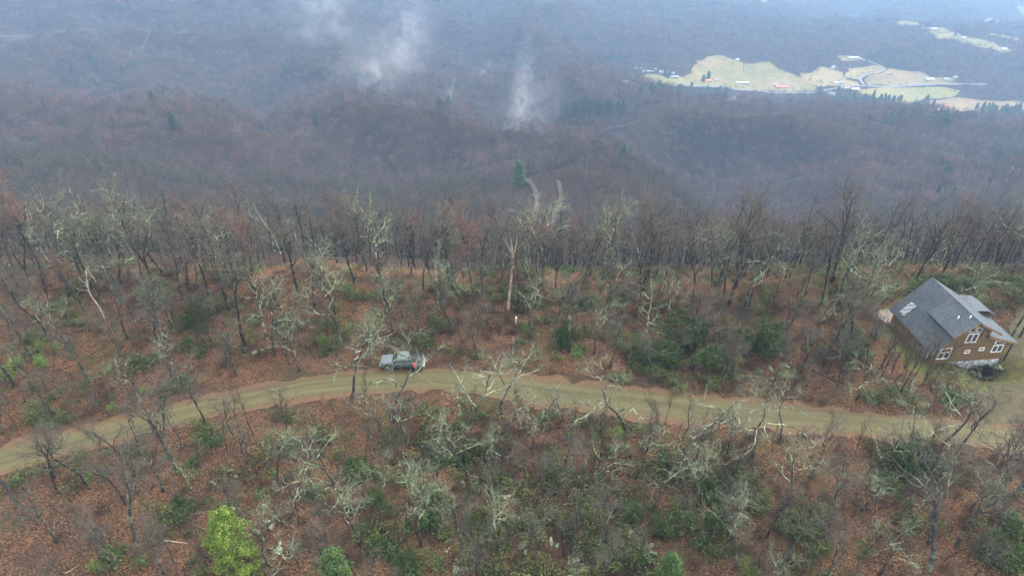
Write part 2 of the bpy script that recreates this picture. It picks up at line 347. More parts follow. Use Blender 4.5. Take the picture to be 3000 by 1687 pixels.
def inpoly(x, y, P):
    x = np.asarray(x); y = np.asarray(y); c = np.zeros(x.shape, bool); n = len(P); j = n - 1
    for i in range(n):
        xi, yi = P[i]; xj, yj = P[j]
        if yi != yj: c ^= ((yi > y) != (yj > y)) & (x < (xj - xi) * (y - yi) / (yj - yi) + xi)
        j = i
    return c
def patch(name, poly, material, step, lift, jit=0.0):
    P = np.array(poly, float); out = []
    for i in range(len(P)):
        a, b = P[i], P[(i + 1) % len(P)]; n = max(1, int(np.linalg.norm(b - a) / step))
        for k in range(n): out.append(a + (b - a) * k / n)
    out = np.array(out)
    if jit: out = out + np.c_[fbm(out[:, 0] / step / 3, out[:, 1] / step / 3, 41, 3), fbm(out[:, 0] / step / 3, out[:, 1] / step / 3, 51, 3)] * jit
    x0, y0 = out.min(0); x1, y1 = out.max(0); g = np.array(np.meshgrid(np.arange(x0, x1, step), np.arange(y0, y1, step))).reshape(2, -1).T
    g = g[inpoly(g[:, 0], g[:, 1], out)]
    pts = [Vector(p) for p in out] + [Vector(p) for p in g]; nb = len(out)
    r = mgeo.delaunay_2d_cdt(pts, [], [list(range(nb))], 1, 1e-5)
    V = np.array([(p.x, p.y) for p in r[0]]); z = gz(V[:, 0], V[:, 1]) + lift
    me = bpy.data.meshes.new(name); me.from_pydata([(a[0], a[1], b) for a, b in zip(V, z)], [], [tuple(f) for f in r[2]]); me.materials.append(material)
    me.polygons.foreach_set('use_smooth', [True] * len(me.polygons)); me.update()
    return tag(link(bpy.data.objects.new(name, me)), kind='structure'), out
yard = [flat(*p) for p in [(2585, 905), (2640, 870), (2720, 900), (2740, 1010), (2840, 1050), (2960, 1040), (3010, 1010), (3030, 1110), (2965, 1190), (2900, 1200), (2850, 1140), (2770, 1120), (2700, 1115), (2650, 1070), (2600, 1010), (2570, 960)]]
patch('yard_grass', yard, M['yard'], 1.2, .04, 1.2)

# ------------------------------------------------------------------ tree growing (all levels vectorised)
def nrm(a): return a / np.maximum(np.linalg.norm(a, axis=-1, keepdims=True), 1e-9)
def grow(rg, base, d, L, S, wig, up):
    N = len(base); P = np.zeros((N, S + 1, 3)); P[:, 0] = base; d = nrm(d); bend = rg.normal(size=(N, 3)) * wig * .5
    for s in range(S):
        d = nrm(d + rg.normal(size=(N, 3)) * wig + bend + np.array([0, 0, up])); P[:, s + 1] = P[:, s] + d * (L / S)[:, None]
        if s % 3 == 2: bend = rg.normal(size=(N, 3)) * wig * .6
    return P
def tubes(P, R, k):
    N, S1, _ = P.shape; T = np.gradient(P, axis=1); T = nrm(T); ref = np.zeros((N, 3)); m = np.abs(nrm(P[:, -1] - P[:, 0])[:, 2]) > .8
    ref[m] = (1, 0, 0); ref[~m] = (0, 0, 1); A = nrm(np.cross(T, ref[:, None, :])); B = np.cross(T, A)
    th = np.arange(k) * 2 * math.pi / k
    V = P[:, :, None, :] + R[:, :, None, None] * (A[:, :, None, :] * np.cos(th)[None, None, :, None] + B[:, :, None, :] * np.sin(th)[None, None, :, None])
    I = np.arange(N * S1 * k).reshape(N, S1, k); a = I[:, :-1]; b = I[:, 1:]; a2 = np.roll(a, -1, 2); b2 = np.roll(b, -1, 2)
    tri = np.concatenate([np.stack([a, a2, b2], -1).reshape(-1, 3), np.stack([a, b2, b], -1).reshape(-1, 3)])
    return V.reshape(-1, 3), tri
def spawn(rg, P, R, n, t0, t1, ang, Ls, par=None):
    """n children for every parent path; returns base, dir, length, radius"""
    N, S1, _ = P.shape; t = t0 + (t1 - t0) * ((np.arange(n)[None, :] + rg.random((N, n))) / n); f = t * (S1 - 1)
    i = np.minimum(f.astype(int), S1 - 2); a = (f - i)[..., None]; r = np.arange(N)[:, None]
    B = P[r, i] * (1 - a) + P[r, i + 1] * a; T = nrm(P[r, i + 1] - P[r, i]); rad = R[r, i]
    q = nrm(np.cross(T, rg.normal(size=T.shape))); an = np.radians(rg.normal(ang, ang * .25, t.shape))[..., None]
    D = T * np.cos(an) + q * np.sin(an)
    L = Ls * (1.15 - .5 * (t - t0) / max(t1 - t0, .01)) * rg.uniform(.65, 1.25, t.shape)
    return B.reshape(-1, 3), D.reshape(-1, 3), L.ravel(), rad.ravel()
def taper(r0, r1, S1): return r0[:, None] * (1 - np.linspace(0, 1, S1)[None, :]) + r1[:, None] * np.linspace(0, 1, S1)[None, :]
KIND = dict(  # noqa
    snag=dict(r=.20, fork=.55, n1=5, a1=24, l1=3.6, w1=.08, n2=2, l2=1.0, w2=.2, n3=1, l3=.4, tw=0, twl=.4, twr=.008, bark='bare', tm='tw_lich', up=.10, wt=.03),  # H 10 m prototypes
    oak=dict(r=.145, fork=.40, n1=7, a1=54, l1=4.2, w1=.19, n2=5, l2=1.8, w2=.27, n3=4, l3=.85, tw=3, twl=.5, twr=.006, bark='lich', tm='tw_lich', up=.07, wt=.10),
    mid=dict(r=.155, fork=.45, n1=8, a1=42, l1=3.3, w1=.18, n2=5, l2=1.6, w2=.22, n3=3, l3=.9, tw=4, twl=.65, twr=.007, bark='mid', tm='tw_grey', up=.10, wt=.06),
    dark=dict(r=.165, fork=.48, n1=7, a1=38, l1=3.4, w1=.17, n2=5, l2=1.6, w2=.2, n3=4, l3=.9, tw=4, twl=.7, twr=.007, bark='dark', tm='tw_grey', up=.12, wt=.06),
    red=dict(r=.13, fork=.4, n1=9, a1=32, l1=3.4, w1=.12, n2=6, l2=1.5, w2=.16, n3=4, l3=.8, tw=5, twl=.6, twr=.008, bark='mid', tm='tw_red', up=.14, wt=.05),
    dead=dict(r=.12, fork=.5, n1=6, a1=45, l1=2.3, w1=.2, n2=2, l2=.9, w2=.25, n3=1, l3=.4, tw=0, twl=.4, twr=.008, bark='bare', tm='tw_lich', up=.05, wt=.08),
    pale=dict(r=.15, fork=.3, n1=13, a1=58, l1=2.7, w1=.15, n2=3, l2=1.0, w2=.22, n3=2, l3=.5, tw=2, twl=.4, twr=.008, bark='lich', tm='tw_lich', up=.06, wt=.05),
    dome=dict(r=.13, fork=.45, n1=13, a1=58, l1=3.9, w1=.12, n2=8, l2=2.0, w2=.2, n3=0, l3=.9, tw=5, twl=.95, twr=.009, bark='mid', tm='tw_grey', up=.05, wt=.05),
    sap=dict(r=.075, fork=.35, n1=8, a1=32, l1=2.4, w1=.1, n2=4, l2=1.1, w2=.15, n3=2, l3=.6, tw=3, twl=.5, twr=.009, bark='dark', tm='tw_brown', up=.12, wt=.07),
)
def tree_arrays(kind, seed, lod=0, H=10.0, fork2=False):
    K = KIND[kind]; rg = np.random.default_rng(seed); k = K; c = (1, .62, .5)[lod]
    lean = rg.normal(0, .07, 2)
    P0 = grow(rg, np.zeros((1, 3)), np.array([[lean[0], lean[1], 1]]), np.array([H * .86]), 12, k['wt'], .10); P0[:, 0, 2] = -.45
    R0 = taper(np.array([k['r']]), np.array([k['r'] * .22]), 13); R0[0, 0] *= 1.6; R0[0, 1] *= 1.08
    if kind in ('dead', 'snag'): R0 = taper(np.array([k['r']]), np.array([k['r'] * .5]), 13)
    trunk = tubes(P0, R0, 8 if lod == 0 else 5)
    B, D, L, r = spawn(rg, P0, R0, max(4, int(k['n1'] * (1, .85, .7)[lod])), k['fork'], 1, k['a1'], k['l1'])
    S = 9 if lod == 0 else 5
    P1 = grow(rg, B, D, L, S, k['w1'], k['up']); R1 = taper(r * .68, r * .12 + .01, S + 1); a = [tubes(P1, R1, 5 if lod == 0 else 3)]
    S2 = 6 if lod == 0 else 3
    B, D, L, r = spawn(rg, P1, R1, max(2, int(k['n2'] * c + .5)), .2, 1, 48, k['l2']); P2 = grow(rg, B, D, L, S2, k['w2'], k['up']); R2 = taper(r * .6 + .004, r * .1 + .008, S2 + 1)
    a.append(tubes(P2, R2, 4 if lod == 0 else 3))
    tw = []
    if k['n3'] and lod < 2:
        B, D, L, r = spawn(rg, P2, R2, max(1, int(k['n3'] * c + .5)), .15, 1, 45, k['l3']); P3 = grow(rg, B, D, L, 3, k['w2'], k['up']); R3 = taper(r * .5 + .006, np.full(len(r), .008), 4)
        if lod == 0: tw.append(tubes(P3, R3, 3))
        else: tw.append(tubes(P3, R3 * 1.4, 3))
        src, sr = P3, R3
    else: src, sr = P2, R2
    nt_ = max(0, int(k['tw'] * (1, .6, .9)[lod] + .5))
    if nt_:
        B, D, L, r = spawn(rg, src, sr, nt_, .1, 1, 42, k['twl'] * (1, 1.15, 1.5)[lod]); P4 = grow(rg, B, D, L, 2, .18, .1)
        R4 = np.repeat(np.array([[1, .7, .25]]), len(B), 0) * k['twr'] * (1, 1.7, 3.4)[lod]; tw.append(tubes(P4, R4, 3))
    def cat(lst):
        V, T, o = [], [], 0
        for v, t in lst: V.append(v); T.append(t + o); o += len(v)
        return np.concatenate(V), np.concatenate(T)
    cr = a + tw; V, T = cat(cr); nb = sum(len(t) for v, t in a); mi = np.zeros(len(T), int); mi[nb:] = 1
    return trunk, (V, T, mi)
def tree_proto(kind, seed):
    (tv, tt), (cv, ct, mi) = tree_arrays(kind, seed); K = KIND[kind]
    return (np_mesh('trunk', tv, tt, [M[K['bark'] if kind != 'oak' else 'mid']]), np_mesh('crown', cv, ct, [M[K['bark']], M[K['tm']]], mi))
def joined(kind, seed, lod, tm=None, n=1, spread=0):
    """one mesh of n whole trees, for the far woods"""
    Vs, Ts, Ms, o = [], [], [], 0; rg = np.random.default_rng(seed * 7 + 1)
    for q in range(n):
        (tv, tt), (cv, ct, mi) = tree_arrays(kind, seed + q * 31, lod); s = rg.uniform(.8, 1.15)
        off = np.array([rg.uniform(-spread, spread), rg.uniform(-spread, spread), 0])
        for v, t, m_ in ((tv, tt, np.zeros(len(tt), int)), (cv, ct, mi)):
            Vs.append(v * s + off); Ts.append(t + o); Ms.append(m_); o += len(v)
    K = KIND[kind]; K = dict(K, bark='fbark') if lod == 2 else K
    return np_mesh('far_tree', np.concatenate(Vs), np.concatenate(Ts), [M[K['bark']], tm or M[K['tm']]], np.concatenate(Ms))
def leaves(rg, C, nrmls, size, per, spreadr):
    """per leaf quads (as 2 tris) round every clump centre"""
    N = len(C); P = C[:, None, :] + rg.normal(size=(N, per, 3)) * spreadr; P = P.reshape(-1, 3); n = len(P)
    a = nrm(rg.normal(size=(n, 3)) + np.repeat(nrmls, per, 0) * 0.3); b = nrm(np.cross(a, rg.normal(size=(n, 3)))); s = size * rg.uniform(.6, 1.3, (n, 1))
    V = np.stack([P - a * s, P + b * s * .42, P + a * s, P - b * s * .42], 1).reshape(-1, 3); I = np.arange(n * 4).reshape(n, 4)
    return V, np.concatenate([I[:, [0, 1, 2]], I[:, [0, 2, 3]]])
def bush_arrays(seed, rx=1.6, rz=1.5, lobes=9, clumps=150, per=14, leaf=.11, cone=0.0, z0=.15, shell=.55):
    rg = np.random.default_rng(seed); L = rg.normal(size=(lobes, 3)) * np.array([rx * .45, rx * .45, rz * .30]); L[:, 2] += rz * .9
    if cone:   # tall crown: lobes shrink upward
        h = np.linspace(.12, .95, lobes); L[:, 2] = h * rz * 2; L[:, :2] *= (1.05 - h[:, None] * cone) * .75
    lr = rg.uniform(.35, .62, lobes) * rx * ((1.1 - np.linspace(.12, .95, lobes) * cone) if cone else 1)
    k = rg.integers(0, lobes, clumps); d = nrm(rg.normal(size=(clumps, 3)) + np.array([0, 0, .35])); r = rg.uniform(shell, 1.05, (clumps, 1))
    C = L[k] + d * lr[k][:, None] * r; C[:, 2] = np.maximum(C[:, 2], z0); V, T = leaves(rg, C, d, leaf, per, leaf * 1.6)
    m = max(5, lobes); B = np.zeros((m, 3)); B[:, :2] = rg.normal(size=(m, 2)) * .12; tgt = L[rg.integers(0, lobes, m)]; tgt[:, 2] = np.maximum(tgt[:, 2], .4); D = tgt - B
    P = grow(rg, B, D, np.linalg.norm(D, axis=1), 4, .15, .02); P[:, 0, 2] = -.3; st = tubes(P, taper(np.full(m, .05 * rx / 1.6), np.full(m, .015), 5), 4)
    return (V, T), st
def bush_proto(m, seed, **k):
    (V, T), st = bush_arrays(seed, **k); return (np_mesh('foliage', V, T, [m], smooth=False), np_mesh('stem', st[0], st[1], [M['dark']]))
def conifer_arrays(seed, H=10, R=2.6, n=230, per=16, size=.16, z0=.1):
    rg = np.random.default_rng(seed); t = np.sort(rg.random(n)) ** .85; z = (z0 + (1 - z0) * t) * H; L = R * (1 - t) ** .8 * rg.uniform(.7, 1.1, n) + .25
    a = rg.random(n) * 6.28; D = np.c_[np.cos(a), np.sin(a), np.full(n, .05) - .25 * (1 - t)]; B = np.c_[np.zeros((n, 2)), z]
    P = grow(rg, B, D, L, 3, .06, .02); br = tubes(P, taper(.012 * L + .01, np.full(n, .006), 4), 3)
    f = np.array([.35, .6, .85, 1.0]); C = []
    for q in f: C.append(B + (P[:, -1] - B) * q + np.c_[np.zeros((n, 2)), P[:, 2, 2] - (B + (P[:, -1] - B) * .67)[:, 2]] * .5)
    C = np.concatenate(C); V, T = leaves(rg, C, np.tile(D, (4, 1)), size, per, size * 1.5)
    P0 = grow(rg, np.zeros((1, 3)), np.array([[0, 0, 1.]]), np.array([H * .97]), 8, .01, 0); P0[:, 0, 2] = -.4
    tr = tubes(P0, taper(np.array([H * .018]), np.array([.02]), 9), 7)
    return (V, T), (tr[0], tr[1]), br
def thing2(name, loc, rz, s, meshes, label, cat, group, sz=None):
    o = empty(name, loc, rz, s)
    if sz: o.scale = (s, s, sz)
    tag(o, label, cat, group)
    for nm, me in meshes: link(bpy.data.objects.new(nm, me), o)
    return o
PROTO = {}
def P_(kind, i):
    if (kind, i) not in PROTO: PROTO[(kind, i)] = tree_proto(kind, 100 * (1 + list(KIND).index(kind)) + i)
    return PROTO[(kind, i)]
NPROTO = dict(snag=1, oak=9, mid=6, dark=6, red=4, dead=3, pale=3, sap=6)

# ------------------------------------------------------------------ near trees, one by one
R1 = random.Random(7)
# (base x, base y, top y, kind) read off the photograph, then the rest of the stand filled in at random
HERO = [(718, 1030, 740, 'dark'), (782, 991, 765, 'pale'), (497, 1068, 820, 'mid'), (264, 1119, 930, 'mid'), (309, 937, 770, 'dead'), (256, 862, 600, 'oak'), (375, 991, 820, 'mid'), (140, 985, 790, 'dark'),
        (875, 862, 640, 'dark'), (580, 847, 640, 'oak'), (665, 840, 620, 'oak'), (745, 800, 620, 'mid'), (460, 850, 580, 'dark'), (330, 860, 640, 'pale'), (205, 870, 570, 'oak'), (60, 900, 640, 'mid'), (1000, 1010, 740, 'oak'), (925, 900, 700, 'mid'),
        (1489, 905, 705, 'snag'), (1285, 888, 700, 'pale'), (1400, 1003, 865, 'mid'), (1522, 917, 720, 'dark'), (1666, 1030, 790, 'mid'), (1738, 1037, 860, 'oak'), (1870, 905, 680, 'dark'), (1155, 995, 800, 'oak'), (1180, 955, 800, 'mid'),
        (1100, 975, 830, 'sap'), (1230, 1005, 850, 'mid'), (1590, 850, 690, 'dark'), (1630, 860, 700, 'dark'), (1240, 850, 700, 'dark'), (1330, 860, 690, 'mid'), (1040, 830, 640, 'dark'), (1960, 980, 800, 'oak'), (1890, 1010, 820, 'pale'),
        (2029, 892, 670, 'dark'), (2136, 890, 660, 'dark'), (2170, 925, 700, 'oak'), (2300, 820, 660, 'oak'), (2404, 892, 680, 'dark'), (2462, 910, 730, 'oak'), (2350, 885, 720, 'mid'), (2490, 950, 720, 'oak'), (2815, 900, 715, 'oak'),
        (2680, 830, 640, 'dark'), (2760, 800, 630, 'dark'), (2345, 1092, 930, 'mid'), (2562, 1000, 845, 'oak'), (2700, 1135, 965, 'sap'), (2640, 1145, 985, 'mid'), (2559, 1115, 930, 'sap'), (2575, 1118, 940, 'sap'), (2540, 1065, 900, 'mid'), (2620, 1120, 980, 'sap'), (2660, 1130, 960, 'sap'), (2410, 1130, 990, 'sap'), (2740, 1115, 970, 'sap'), (2960, 990, 800, 'mid'), (2990, 985, 790, 'mid'),
        (1028, 1175, 935, 'oak'), (1153, 1237, 1020, 'oak'), (1112, 1262, 1130, 'oak'), (1465, 1215, 1020, 'oak'), (1345, 1235, 1070, 'pale'), (1372, 1285, 1060, 'oak'), (1490, 1262, 1120, 'oak'), (1830, 1270, 1030, 'oak'), (1905, 1240, 1125, 'sap'), (1950, 1245, 1130, 'sap'),
        (2035, 1350, 1110, 'oak'), (2203, 1337, 1110, 'oak'), (2130, 1330, 1200, 'mid'), (2731, 1351, 1110, 'oak'), (2790, 1345, 1150, 'mid'), (2708, 1335, 1220, 'sap'), (2505, 1325, 1210, 'sap'), (2410, 1310, 1200, 'sap'),
        (2310, 1482, 1300, 'oak'), (2375, 1395, 1240, 'mid'), (2415, 1545, 1330, 'mid'), (2155, 1665, 1480, 'oak'), (2720, 1672, 1330, 'mid'), (2800, 1600, 1350, 'mid'), (2930, 1560, 1290, 'mid'), (2980, 1450, 1170, 'mid'),
        (1235, 1597, 1400, 'oak'), (1010, 1480, 1330, 'oak'), (985, 1420, 1230, 'oak'), (1860, 1400, 1240, 'oak'), (1910, 1490, 1310, 'oak'), (1690, 1540, 1330, 'mid'), (1770, 1600, 1420, 'mid'), (1380, 1420, 1240, 'oak'), (1425, 1350, 1230, 'oak'), (1535, 1420, 1310, 'mid'),
        (399, 1578, 1330, 'mid'), (170, 1590, 1420, 'mid'), (59, 1484, 1220, 'oak'), (172, 1445, 1270, 'dark'), (160, 1400, 1270, 'dark'), (255, 1420, 1230, 'dark'), (480, 1440, 1270, 'mid'), (690, 1285, 1150, 'mid'), (742, 1272, 1130, 'sap'), (706, 1270, 1140, 'sap'),
        (523, 1385, 1160, 'mid'), (535, 1312, 1190, 'mid'), (491, 1340, 1130, 'mid'), (669, 1331, 1180, 'sap'), (235, 1530, 1440, 'sap'), (820, 1420, 1300, 'mid'), (330, 1590, 1460, 'mid'), (560, 1430, 1330, 'pale'), (45, 1130, 900, 'dark'), (100, 1050, 880, 'mid'), (790, 1660, 1500, 'oak'), (880, 1660, 1520, 'oak'),
        (40, 1000, 780, 'mid'), (620, 1010, 860, 'sap'), (1460, 1620, 1450, 'oak'), (1560, 1650, 1500, 'mid'), (610, 1660, 1540, 'sap'), (350, 1660, 1520, 'mid'), (2040, 1500, 1330, 'oak'), (2080, 1590, 1420, 'mid'), (1290, 1330, 1190, 'pale')]
TREES = []   # dicts: pos, H, kind
def ok_spot(x, y, r):
    for t in TREES:
        if (t['p'][0] - x) ** 2 + (t['p'][1] - y) ** 2 < r * r: return False
    return True
def blocked(x, y, m=1.2):
    d, wv = dist_line(np.array([x]), np.array([y]), RCL)
    if d[0] < wv[0] + m: return True
    d, wv = dist_line(np.array([x]), np.array([y]), DRIVE)
    if d[0] < wv[0] + .5: return True
    if inpoly(np.array([x]), np.array([y]), yard)[0]: return True
    if (x + 32) ** 2 + (y - 87) ** 2 < 50: return True
    return abs(x - 62) < 9 and abs(y - 75.5) < 8.5
for bx, by, ty, kd in HERO:
    p = ground(bx, by); h = min(19, max(3.5, height_for(p, ty))); TREES.append(dict(p=p, H=h, k=kd, hero=True))
n_try = 0
HIDE = [(1118, 1030, 1250, 1090), (1478, 700, 1500, 900), (2700, 830, 2950, 1060), (1505, 930, 1520, 950)]   # keep the truck in view
while len(TREES) < 296 and n_try < 20000:
    n_try += 1; y = R1.uniform(36, 94); x = R1.uniform(-1.05, 1.05) * (y * .88 + 10)
    dens = .8 if y > 82 else (.75 if y > 70.5 else (.9 if x > -25 else .6))
    if R1.random() > dens or blocked(x, y) or not ok_spot(x, y, 2.5 if y > 82 else 2.8): continue
    z = float(gz(x, y)[0]); px, py = project((x, y, z))
    if not (-120 < px < 3120 and py < 1760): continue
    far = y > 82; H = R1.uniform(11, 16.5) if far else (R1.uniform(7.5, 13) if y > 70 else R1.uniform(5.5, 9.5))
    pt = project((x, y, z + H)); hit = False
    for a, b, c, d in HIDE:
        if a - 30 < px < c + 30 and pt[1] < d and py > b: hit = True
    if 2560 < px < 2990 and pt[1] < 1080 < py + 40: H = R1.uniform(3.5, 5.5) if y < 70 else H
    if abs(x - 62) < 16 and y < 74 and y > 58: hit = hit or R1.random() < .7
    if hit: continue
    kd = R1.choices(['oak', 'mid', 'dark', 'red', 'pale', 'dead', 'sap'], [2.5, 4, 5, 2.5, .6, 0, .8] if far else ([4, 4.2, 2, 0, 1.0, 0, .8] if (x > -22 and y < 68) else [2.2, 4, 3, .3, .5, 0, .8]))[0]
    if kd == 'sap': H *= .62
    TREES.append(dict(p=Vector((x, y, z)), H=H, k=kd, hero=False))
DESC = dict(oak='lichen-crusted pale grey-green', mid='mottled grey-barked', dark='dark-barked', red='red-budded', dead='barkless cream-coloured dead', snag='tall stripped cream snag, forked', pale='pale ghostly lichen-covered', sap='slender young')
ORD = [''] + [w_ + ' ' for w_ in 'second third fourth fifth sixth seventh eighth ninth tenth eleventh twelfth thirteenth fourteenth fifteenth sixteenth seventeenth eighteenth nineteenth twentieth'.split()]
def zone(px, py, y):
    d, _ = dist_line(np.array([0.]), np.array([0.]), RCL)
    ry = np.interp(px, [a[0] for a in ROAD], [a[1] for a in ROAD]); nearside = py > ry
    if nearside:
        dpt = py - np.interp(px, [a[0] for a in ROAD], [a[2] for a in ROAD])
        row = 'on the near verge' if dpt < 75 else ('on the near slope' if dpt < 210 else 'in the foreground')
        xs = [(330, 'at far left'), (520, 'left of the lime green conifer'), (860, 'around the lime green conifer'), (1120, 'below left of the pickup'), (1340, 'below the pickup'), (1580, 'below the white post'),
              (1850, 'right of centre'), (2120, 'right of the mossy rocks'), (2400, 'below the road at right'), (2680, 'left of the house line'), (9999, 'below the house')]
    else:
        row = 'by the road' if ry - py < 90 else ('midway up the bank' if py > 925 else ('on the ridge crest' if py > 845 else 'just over the ridge'))
        xs = [(200, 'at far left'), (420, 'left of the round evergreen'), (680, 'around the round evergreen'), (950, 'at the leafy mound'), (1120, 'left of the pickup'), (1330, 'behind the pickup'), (1480, 'left of the white post'),
              (1700, 'right of the white post'), (1950, 'behind the evergreen thicket'), (2200, 'right of the thicket'), (2450, 'between thicket and house'), (2680, 'beside the house'), (9999, 'behind the house')]
    return (next(n for lim, n in xs if px < lim), row)
def label_set(items, noun, desc, group):
    """items: list of (obj-dict with px, py, key); gives every one its own label"""
    by = {}
    for it in items: by.setdefault((it['key'],) + zone(it['px'], it['py'], 0), []).append(it)
    for (key, zx, row), ls in by.items():
        ls.sort(key=lambda q: q['px'])
        for i, it in enumerate(ls):
            base = desc[key]; extra = ''
            if len(ls) > 1: extra = 'leftmost ' if i == 0 else ORD[min(i, 19)]
            fl = ' from left' if (len(ls) > 1 and i > 0) else ''
            it['label'] = (extra + base + ' ' + noun + fl + ' ' + row + ' ' + zx).strip()
for t in TREES: t['px'], t['py'] = project(t['p']); t['key'] = t['k']
label_set(TREES, 'tree', DESC, None)
rot = random.Random(3)
for t in TREES:
    k = t['k']; pi = rot.randrange(NPROTO[k]); me = P_(k, pi); s = t['H'] / 10
    if 46 < t['p'][1] < 70 and k in ('oak', 'mid'): s3 = s * 1.12
    else: s3 = s
    thing2('bare_tree', t['p'], rot.uniform(0, 6.28), s3, (('trunk', me[0]), ('crown', me[1])), t['label'], 'tree', 'bare trees on the ridge', s)

# thin saplings, a kind of their own
SAPS = []; tries = 0
while len(SAPS) < 280 and tries < 9000:
    tries += 1; y = R1.uniform(36, 90); x = R1.uniform(-1.05, 1.05) * (y * .88 + 10)
    if blocked(x, y, .4) or not ok_spot(x, y, 1.1): continue
    z = float(gz(x, y)[0]); px, py = project((x, y, z))
    if not (-60 < px < 3060 and py < 1720): continue
    H = R1.uniform(2.6, 6.0); pt = project((x, y, z + H))
    if any(a - 10 < px < c + 10 and pt[1] < d and py > b for a, b, c, d in HIDE): continue
    SAPS.append(dict(p=Vector((x, y, z)), px=px, py=py, key=R1.choice('abc'), H=H * 1.1))
for (bx, by, H) in [(2450, 1135, 5.5), (2475, 1120, 5), (2520, 1140, 6), (2600, 1125, 6), (2645, 1120, 5.5), (2690, 1135, 6), (2712, 1125, 5), (2770, 1140, 5), (2430, 1080, 6), (2590, 1090, 5)]:
    p = ground(bx, by); SAPS.append(dict(p=p, px=bx, py=by, key='abc'[bx % 3], H=H))
label_set(SAPS, 'sapling', dict(a='thin dark leafless', b='thin grey leafless', c='thin brown-twigged'), None)
KIND['sba'] = dict(KIND['sap'], r=.085, n1=9, a1=26, fork=.25); KIND['sbb'] = dict(KIND['sba'], bark='mid', tm='tw_grey', a1=34); KIND['sbc'] = dict(KIND['sba'], tm='tw_brown', n1=12, a1=24, n2=5)
for t in SAPS:
    k = 'sb' + t['key']; me = P_(k, rot.randrange(4)); s = t['H'] / 10
    thing2('sapling', t['p'], rot.uniform(0, 6.28), max(s, .35), (('trunk', me[0]), ('crown', me[1])), t['label'], 'sapling', 'leafless saplings on the ridge', s)

# ------------------------------------------------------------------ evergreen shrubs
BUSH = [bush_proto(M['rhodo'], 500 + i, clumps=380, per=14, leaf=.10) for i in range(4)]
LAUR = [bush_proto(M['laurel'], 520 + i, clumps=170, per=11, leaf=.085, shell=.2) for i in range(3)]
LOWB = [bush_proto(M['bright'], 540 + i, clumps=120, per=11, leaf=.09, rz=.8, lobes=7) for i in range(3)]
